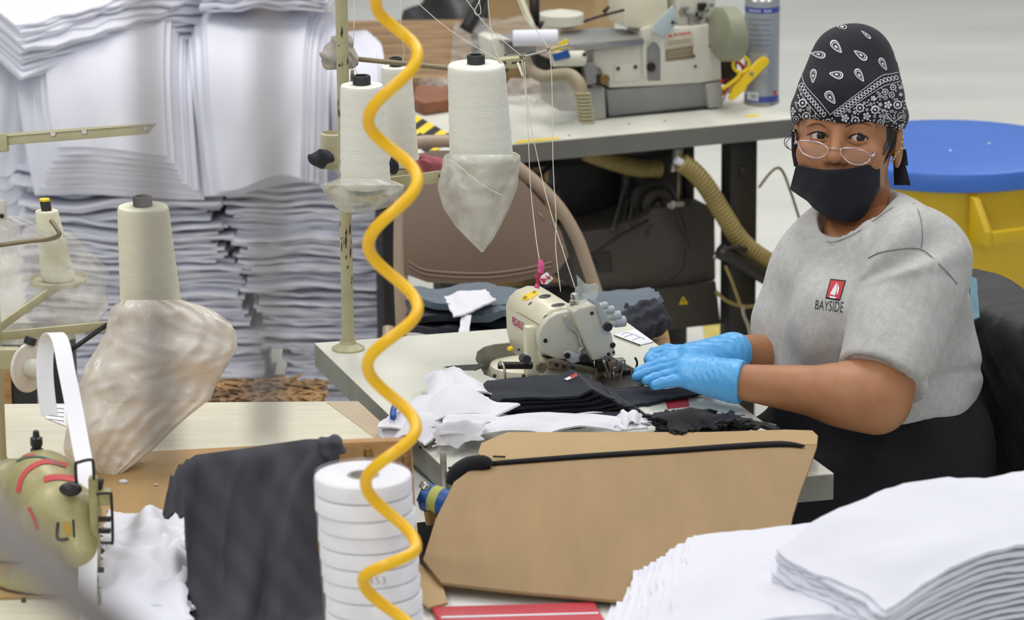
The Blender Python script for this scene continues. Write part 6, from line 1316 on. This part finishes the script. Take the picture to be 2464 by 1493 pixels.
# tape reel, white tape
rl_ = empty('tape_reel', PD(70, 880, 5.4), 'clear plastic tape reel holder at far left beside the white tape', 'reel')
ax_ = nrm(V(.8, -.6, .1)); cr = PD(68, 886, 5.42); lathe('disc', [(0, -.003), (.034, -.003), (.036, 0), (.034, .003), (0, .003)], mat('reel_cream', rgb(216, 208, 196), .35), rl_, frame(cr, nrm(np.cross(ax_, UPZ)), None, ax_), 28)
cyl('hub', cr+ax_*.002, cr+ax_*.030, .014, M_cream2, rl_, 18); cyl('hub_nut', cr+ax_*.030, cr+ax_*.042, .007, M_grey, rl_, 12); cyl('knob', PD(70, 830, 5.42), PD(76, 812, 5.42), .009, M_blk, rl_, 12); tube('holder_arm', [PD(-10, 850, 5.46), PD(30, 845, 5.46), PD(68, 860, 5.45)], .006, M_stand, rl_, 8, 3); box('arm_block', (0, 0, 0), (.03, .02, .03), M_stand, rl_, frame(PD(20, 862, 5.44), V(1, 0, 0), None, UPZ))
def ribbon(name, pts, wdir, w, th, m, parent=None):
    C = spline(pts, 8); n = len(C)
    def fn(u, v): i = np.clip((u*(n-1)).astype(int), 0, n-1); return C[i]+(wdir*w)*(v-.5)[..., None]
    return sheet(name, fn, n, 4, th, m, parent)
wd = nrm(V(.93, -.35, .12))
tp2 = ribbon('white_tape', [PD(118, 1000, 5.36), PD(108, 900, 5.38), PD(112, 828, 5.38), PD(128, 802, 5.34), PD(146, 822, 5.28), PD(160, 890, 5.22), PD(178, 980, 5.16), PD(196, 1080, 5.08), PD(207, 1140, 5.02), PD(213, 1250, 4.96), PD(212, 1390, 4.90), PD(214, 1520, 4.86)], wd, .027, .0018, M_tapew); tag(tp2, 'white woven tape looping over the reel down to olive machine', 'tape')
pl2 = empty('paper_label', PZ(130, 1000, ZT), 'curled printed paper label on the left table beside white tape', 'paper'); prism('label_sheet', [PZ(x, y, ZT+.0015) for x, y in ((98, 985), (115, 972), (158, 976), (160, 1026), (110, 1006))], V(0, 0, -.001), M_paper, pl2)
for k in range(4): tube('print_line', [PZ(112+k*2, 982+k*9, ZT+.002), PZ(154, 984+k*10, ZT+.002)], .0007, M_lint, pl2, 5, 1)
# olive sewing machine
om2 = empty('olive_machine', PZ(90, 1440, ZT), 'worn olive sewing machine head with red tape marks at left', 'sewing machine')
M_olive = mat('olive_enamel', rgb(176, 168, 118), .38, vscale=12, col2=rgb(150, 140, 92), bump=.04)
def olv(P):
    d = cap(P, PD(84, 1196, 5.25), PD(150, 1250, 4.98), .058, .052); d = smin(d, cap(P, PD(190, 1235, 4.96), PD(196, 1330, 4.93), .026, .024), .02)
    d = smin(d, cap(P, PD(60, 1250, 5.2), PD(40, 1460, 5.12), .062, .070), .03); d = smin(d, cap(P, PD(130, 1420, 5.0), PD(60, 1470, 5.02), .05, .06), .03); d = smin(d, ell(P, PD(96, 1180, 5.1), (.05, .09, .05)), .03)
    return np.maximum(d, (ZT+.006)-P[..., 2])
c = PD(90, 1310, 5.08); v1, f1 = surfnet(olv, c-V(.19, .26, .22), c+V(.16, .26, .22), .0048); ob = npmesh('casting', v1, f1, M_olive, om2); obv = bvh_of(ob)
def band_on(name, pts, w, m):
    p2 = Print(obv, .0012); p2.line(pts, w)
    if p2.fs: p2.build(name, m, om2)
M_rt = mat('red_tape_stripe', rgb(196, 62, 66), .6, var=.1)
band_on('red_tape_stripe', [(44, 1186), (54, 1150), (76, 1126), (112, 1112), (160, 1122)], 11, M_rt); band_on('red_tape_stripe', [(106, 1156), (140, 1150), (186, 1156)], 14, M_rt); band_on('red_tape_stripe', [(10, 1130), (40, 1106), (84, 1096)], 5, M_rt); band_on('green_tape_stripe', [(40, 1112), (70, 1101), (110, 1104), (150, 1124)], 4, mat('green_tape', rgb(60, 100, 90), .6)); band_on('red_tape_stripe', [(70, 1222), (84, 1250), (92, 1275)], 8, M_rt)
band_on('dark_marking', [(140, 1258), (140, 1296), (166, 1298)], 7, M_ink); band_on('dark_marking', [(176, 1252), (179, 1294)], 5, M_ink); band_on('gold_decal', [(160, 1256), (166, 1288)], 14, mat('gold_decal', rgb(180, 140, 40), .5))
lathe('oil_cap', [(.008, 0), (.009, .01), (.006, .012), (.0085, .016), (.0085, .026), (.005, .028), (.004, .036), (.002, .037)], M_blk, om2, frame(PD(89, 1098, 5.14), V(1, 0, 0), None, UPZ), 14)
ball('dial_knob', PD(170, 1178, 4.93), .012, M_blk, om2, 8, (1.3, .8, .8)); cyl('screw_knob', PD(236, 1164, 4.93), PD(248, 1166, 4.93), .008, M_blk, om2, 12)
tube('wire_guide', [PD(184, 1165, 4.9), PD(182, 1120, 4.9), PD(190, 1113, 4.9), (PD(216, 1107, 4.9)), PD(224, 1114, 4.9), PD(226, 1155, 4.9)], .0022, M_dark, om2, 8, 5)
tube('wire_guide', [PD(232, 1190, 4.9), PD(262, 1188, 4.9), PD(268, 1200, 4.9), PD(271, 1300, 4.9), PD(264, 1307, 4.9), PD(242, 1307, 4.9)], .0020, M_dark, om2, 8, 5)
box('needle_bar_block', (0, 0, 0), (.03, .02, .02), M_olive, om2, frame(PD(242, 1196, 4.93), V(1, 0, 0), None, UPZ), .003); box('face_strip', (0, 0, 0), (.012, .016, .13), M_olive, om2, frame(PD(228, 1260, 4.93), V(1, 0, 0), None, UPZ), .003)
for x, y in ((252, 1250), (252, 1278), (236, 1372)): box('thread_guide', (0, 0, 0), (.016, .008, .006), M_dark, om2, frame(PD(x, y, 4.92), V(1, 0, 0), None, UPZ), .001)
tube('base_rod', [PD(-10, 1470, 4.95), PD(50, 1462, 4.95), PD(56, 1440, 4.95)], .003, M_dark, om2, 8, 2); tube('base_rod', [PD(56, 1452, 4.95), PD(110, 1500, 4.95)], .002, M_dark, om2, 8, 1)
# white cloth under the machine
wp = empty('white_cloth', PZ(340, 1400, ZT), 'loose white cloth heap between olive machine and charcoal cloth', 'cloth')
for k in range(5):
    f = k/4; patch('cloth_fold', [(262-4*k, 1238+26*k, .772+.0*k), (440, 1240+26*k, .775), (462, 1330+44*k, .768), (236, 1330+44*k, .766)], 26, 20, .004, M_white, wp, .008, 140+k, 1.4, .006, .02-.003*k, lambda u, v, k=k: .016*np.exp(-((u-.55-.1*k)/.12)**2)*np.sin(np.pi*v))
dk2 = empty('dark_carton', V(PD(75, 930, 6.6)[0], PD(75, 930, 6.6)[1], 0), 'dark carton and clutter behind the left table edge', 'box'); pz_ = PD(75, 930, 6.6); box('carton_body', (pz_[0], pz_[1], .33), (.14, .2, .655), M_blk, dk2); box('carton_side', (pz_[0]-.035, pz_[1]-.105, .60), (.03, .01, .1), M_wood, dk2); box('carton_side', (pz_[0]+.03, pz_[1]-.105, .60), (.012, .01, .1), M_lint, dk2)

# ------------------------------------------------------------------ wooden board, charcoal cloth, tape rolls
wbd = empty('wooden_board', PZ(900, 1300, ZT), 'upright pine board behind the stack of tape rolls', 'board')
yb = 4.80; g2 = lambda x, y, o=0.0: PP(x, y, V(0, yb-o, 0), nrm(V(.06, -1, 0)))
prism('panel', [g2(470, 1120), g2(640, 1082), g2(820, 1066), g2(978, 1060), g2(990, 1072), g2(1012, 1452), g2(470, 1452)], V(0, .018, 0), M_wood, wbd, .003)
prism('edge_batten', [g2(950, 1100, .004), g2(986, 1066, .004), g2(1008, 1450, .004), g2(968, 1450, .004)], V(0, .006, 0), mat('batten_dark', rgb(150, 108, 66), .6, vscale=9, col2=rgb(118, 78, 44)), wbd, .001)
for x, y in ((886, 1092), (978, 1108), (974, 1220), (984, 1300)): ball('knot', g2(x, y, .005), .006, M_brass, wbd, 6, (1, .25, 1.4))
cc2 = empty('charcoal_cloth', PZ(620, 1400, ZT), 'dark charcoal cloth draped over the upright pine board', 'cloth')
def cfn(u, v):
    yt = np.interp(u, [0, .1, .45, .8, 1], [1128, 1100, 1082, 1062, 1060]); xl_ = np.interp(v, [0, .12, .3, .6, 1], [432, 438, 446, 452, 412]); xr_ = np.interp(v, [0, .05, .2, .5, .8, 1], [812, 816, 772, 760, 790, 806])
    X_ = xl_+(xr_-xl_)*u; Y_ = yt+(1565-yt)*v
    fo = .030*(1-np.abs(np.sin(u*6.5+.9*np.sin(v*2.4)+.5))**.8)*(.25+.75*np.sqrt(v))+.014*np.sin(u*14+v*4+np.sin(u*7+v*3)*2)*(.3+.5*v)+.012*wob(u*1.6, v*1.4, 55, 4); D = 4.955-.05*np.sqrt(v)-.06*v**3-fo-.02*np.sin(np.pi*u)*v
    P = CAM+(fw+rt*((X_-CX)/F)[..., None]-up*((Y_-CY)/F)[..., None])*D[..., None]; P[..., 2] = np.maximum(P[..., 2], ZT+.004+.002*np.sin(u*30)); return P
sheet('front_fall', cfn, 70, 40, .004, M_char, cc2)
def cfn2(u, v):
    P = cfn(u, v*0); return P+V(0, 1, 0)*(.06*v)[..., None]+V(0, 0, 1)*(-.09*v**1.5+.006*np.sin(v*3.1))[..., None]
sheet('rear_fall', cfn2, 40, 10, .004, M_char, cc2)
pdsheet('side_flap', [(412, 1150, 5.02), (452, 1105, 4.99), (450, 1238, 4.95), (392, 1244, 5.0)], 12, 14, .004, M_char, cc2, .004, 9)
def knob(P): c_ = PD(796, 1080, 4.94); q_ = P-c_.astype(np.float32); return ell(P, c_, (.016, .02, .017))+.003*np.sin(q_[..., 0]*260+q_[..., 2]*190)+.002*np.sin(q_[..., 2]*380)
c = PD(796, 1080, 4.94); v1, f1 = surfnet(knob, c-.032, c+.032, .0018); npmesh('gathered_corner', v1, f1, M_char, cc2)
dR = 4.62; kR = dR/F; Rr_ = 117.5*kR; tR = .0214; topc = PD(872, 1141, dR); lean = rt*(-.075)
nR = 12; hR = topc[2]-(ZT+.001); tR = hR/nR; rj = np.random.RandomState(6); prev = None
roll_lab = ['topmost roll of white twill tape in the stack', 'second roll from the top of white tape stack', 'third roll from the top of white tape stack', 'fourth roll from the top of white tape stack', 'fifth roll from the top of white tape stack', 'sixth roll from the top of white tape stack', 'seventh roll from the top of white tape stack', 'eighth roll from the top of white tape stack', 'ninth roll from the top of white tape stack', 'tenth roll from the top, white tape stack near frame bottom', 'eleventh roll from the top of the white tape stack', 'bottom roll of white tape resting on the front table']
for k in range(nR):
    z = ZT+.001+tR*(nR-1-k); c_ = topc*V(1, 1, 0)+V((topc[2]-z)*.055, 0, 0)+V(rj.randn()*.0012, rj.randn()*.001, z); e = empty('tape_roll', c_, roll_lab[k], 'tape roll', 'stack of white tape rolls'); Mr = frame(c_, V(1, 0, 0), None, UPZ); r_ = Rr_*(1+rj.randn()*.004)
    lathe('tape_winding', [(.020, 0), (r_*.985, 0), (r_, .001), (r_, tR-.0035), (r_*.975, tR-.0015), (.020, tR-.0015), (.020, 0)], M_tapew, e, Mr, 44)
    lathe('core', [(.016, 0), (.0195, 0), (.0195, tR-.001), (.016, tR-.001), (.016, 0)], M_lint, e, Mr, 28)
    if k == 7: lettering('printed_code', "453", PD(907, 1398, dR-Rr_-.003), rt, UPZ, .010, M_lint, e, .022)
sw = lathe('shrink_wrap', [(Rr_*1.025, ZT+.003), (Rr_*1.02, topc[2]-.006), (Rr_*.98, topc[2]+.003), (Rr_*.7, topc[2]+.0045), (.03, topc[2]+.005)], M_shrink, None, np.array([[1, 0, -.055, topc[0]+.055*topc[2]], [0, 1, 0, topc[1]], [0, 0, 1, 0], [0, 0, 0, 1.0]]), 44); tag(sw, 'thin clear shrink wrap around the stack of tape rolls', 'plastic wrap')

# ------------------------------------------------------------------ white folded stacks, right foreground
def fstack(name, label, c0, a, b, hfun, n, seed, jit=.006, wave=.006, stag=0.0, rag=.012):
    """plies lying between corner c0 and edge vectors a,b; height follows hfun(u,v); lower plies reach further left by stag"""
    e = empty(name, c0+(a+b)/2, label, 'cloth', 'folded white cloth stacks on the front table'); r = np.random.RandomState(seed)
    for k in range(n):
        f = (k+.5)/n; j = r.randn(4)*jit
        def fn(u, v):
            H_ = hfun(u, v); z = H_*f+wave*wob(u*1.3, v*1.3, seed, 4, .6, 2.2)*f+.2*H_/n*wob(u*5, v*5+k, seed+k, 3)
            st = stag*f+j[1]+rag*wob(v*3, v*0+k, seed+3*k, 4, .5, 3)
            uu = u*(1+j[0])+st*(1-u)**2; vv = v*(1+j[2])+(j[3]+rag*.6*wob(u*4, u*0+k, seed+5*k, 4, .5, 3))*(1-v)
            return c0+a*vv[..., None]+b*uu[..., None]+V(0, 0, 1)*np.maximum(z, .002)[..., None]
        sheet('fabric_ply', fn, 34, 24, .0048, M_white, e)
    return e
xB = PZ(1440, 1462, ZT+.01)
fstack('folded_cloth', 'white folded cloth stack with frayed left edges beside red ruler', V(xB[0]-.03, 4.34, ZT+.002), V(.055, .375, 0), V(.40, -.03, 0), lambda u, v: .070+.045*np.clip(u, 0, 1)-.045*np.clip((u-.75)*3, 0, 1), 20, 201, .006, .006, .26, .012)
ca_d = nrm(V(-.49, .87, 0)); cb_d = nrm(V(.87, .49, 0))
fstack('folded_cloth', 'thick white folded cloth stack at bottom right corner', V(.425, 4.245, ZT+.002), ca_d*.235, cb_d*.50, lambda u, v: .160+.02*np.sin(np.pi*np.clip(u*1.1, 0, 1))+.018*u-.020*np.exp(-(u/.10)**2)-.015*np.exp(-(v/.15)**2), 20, 202, .005, .008, .05, .010)
# ------------------------------------------------------------------ air line, regulator and clamps
rg = empty('air_regulator', PD(1050, 1205, 5.45), 'blue air regulator with brass fittings under the main table', 'regulator')
a, b = PD(1022, 1196, 5.46), PD(1085, 1216, 5.44); cyl('blue_bowl', a, b, .021, M_blue, rg, 22); cyl('label_band', a*.72+b*.28, a*.30+b*.70, .0216, mat('label_lime', rgb(176, 180, 96), .6, var=.15, vscale=60), rg, 22); cyl('steel_neck', PD(1008, 1190, 5.46), a, .011, M_steel, rg, 14)
cyl('fitting', PD(1020, 1180, 5.45), PD(1030, 1166, 5.45), .010, M_steel, rg, 10); cyl('brass_elbow', PD(1042, 1226, 5.45), PD(1048, 1262, 5.45), .014, M_brass, rg, 12); tube('pipe', [PD(1066, 1090, 5.5), PD(1068, 1150, 5.5), PD(1070, 1200, 5.46)], .005, M_edge, rg, 8, 2)
MQ = PZ(1150, 1120, .70)*V(1, 1, 0)+V(.02, .03, .48)
cm = empty('clutch_motor', PD(1120, 1150, 5.72)*V(1, 1, 0)+V(0, 0, .35), 'black motor hanging in the dark under the main table', 'motor'); box('motor_housing', (0, 0, 0), (.26, .22, .20), M_blk, cm, frame(MQ, TW, None, UPZ), .02); box('hanger_plate', (0, 0, 0), (.12, .12, .10), M_blk, cm, frame(MQ+V(0, 0, .125), TW, None, UPZ), .004); cyl('fan_cover', MQ-TW*.12, MQ-TW*.17, .07, M_dark, cm, 20)
bcl = tube('cable_clip', [PD(962, 974, 5.66), PD(950, 980, 5.65), PD(946, 992, 5.64), PD(946, 1006, 5.63)], .005, M_blue, None, 8, 5); tag(bcl, 'small blue clip on the left edge of the main table', 'clip')
# coiled yellow air hose hanging in the foreground
ex_ = [(890, -160, 0), (1005, 0, 0)]
ext = [(1004, -150), (886, -20), (1005, 130), (886, 290), (1004, 432), (886, 590), (1005, 742), (884, 880), (1001, 1030), (880, 1162), (1001, 1318), (874, 1396), (1004, 1560)]
P = []; dh = 4.50
ext[0] = (880, -190); ext[1] = (884, -60)
pts = [(830, -150), (905, 10), (1005, 130), (886, 290), (1004, 432), (886, 590), (1005, 742), (884, 880), (1001, 1030), (880, 1162), (1001, 1318), (874, 1396), (1004, 1540)]
for i in range(len(pts)-1):
    (x0, y0), (x1, y1) = pts[i], pts[i+1]; sgn = 1 if i % 2 else -1
    for k in range(14):
        t = k/14; s = (1-math.cos(math.pi*t))/2; P.append(PD(x0+(x1-x0)*s, y0+(y1-y0)*t, dh+sgn*.03*math.sin(math.pi*t)))
hs = tube('coiled_air_hose', P, .0074, M_yel, None, 14, 2); tag(hs, 'yellow coiled air hose hanging down in front of the thread cones', 'hose')
# thin wires of a rack close to the lens
M_rod = mat('rack_wire', rgb(126, 120, 117), .6)
for lab, a, b, r_ in (('left vertical rack wire blurred close to the camera', PD(330, -500, 1.2), PD(392, 1120, 1.2), .0036), ('right vertical rack wire blurred close to the camera', PD(655, -500, 1.2), PD(640, 1080, 1.2), .0032), ('thick diagonal rack wire blurred at bottom left corner', PD(-200, 1090, 1.2), PD(400, 1640, 1.2), .0085)):
    tag(tube('rack_wire', [a, a*.5+b*.5, b], r_, M_rod, None, 8, 1), lab, 'wire', 'rack wires near the camera')
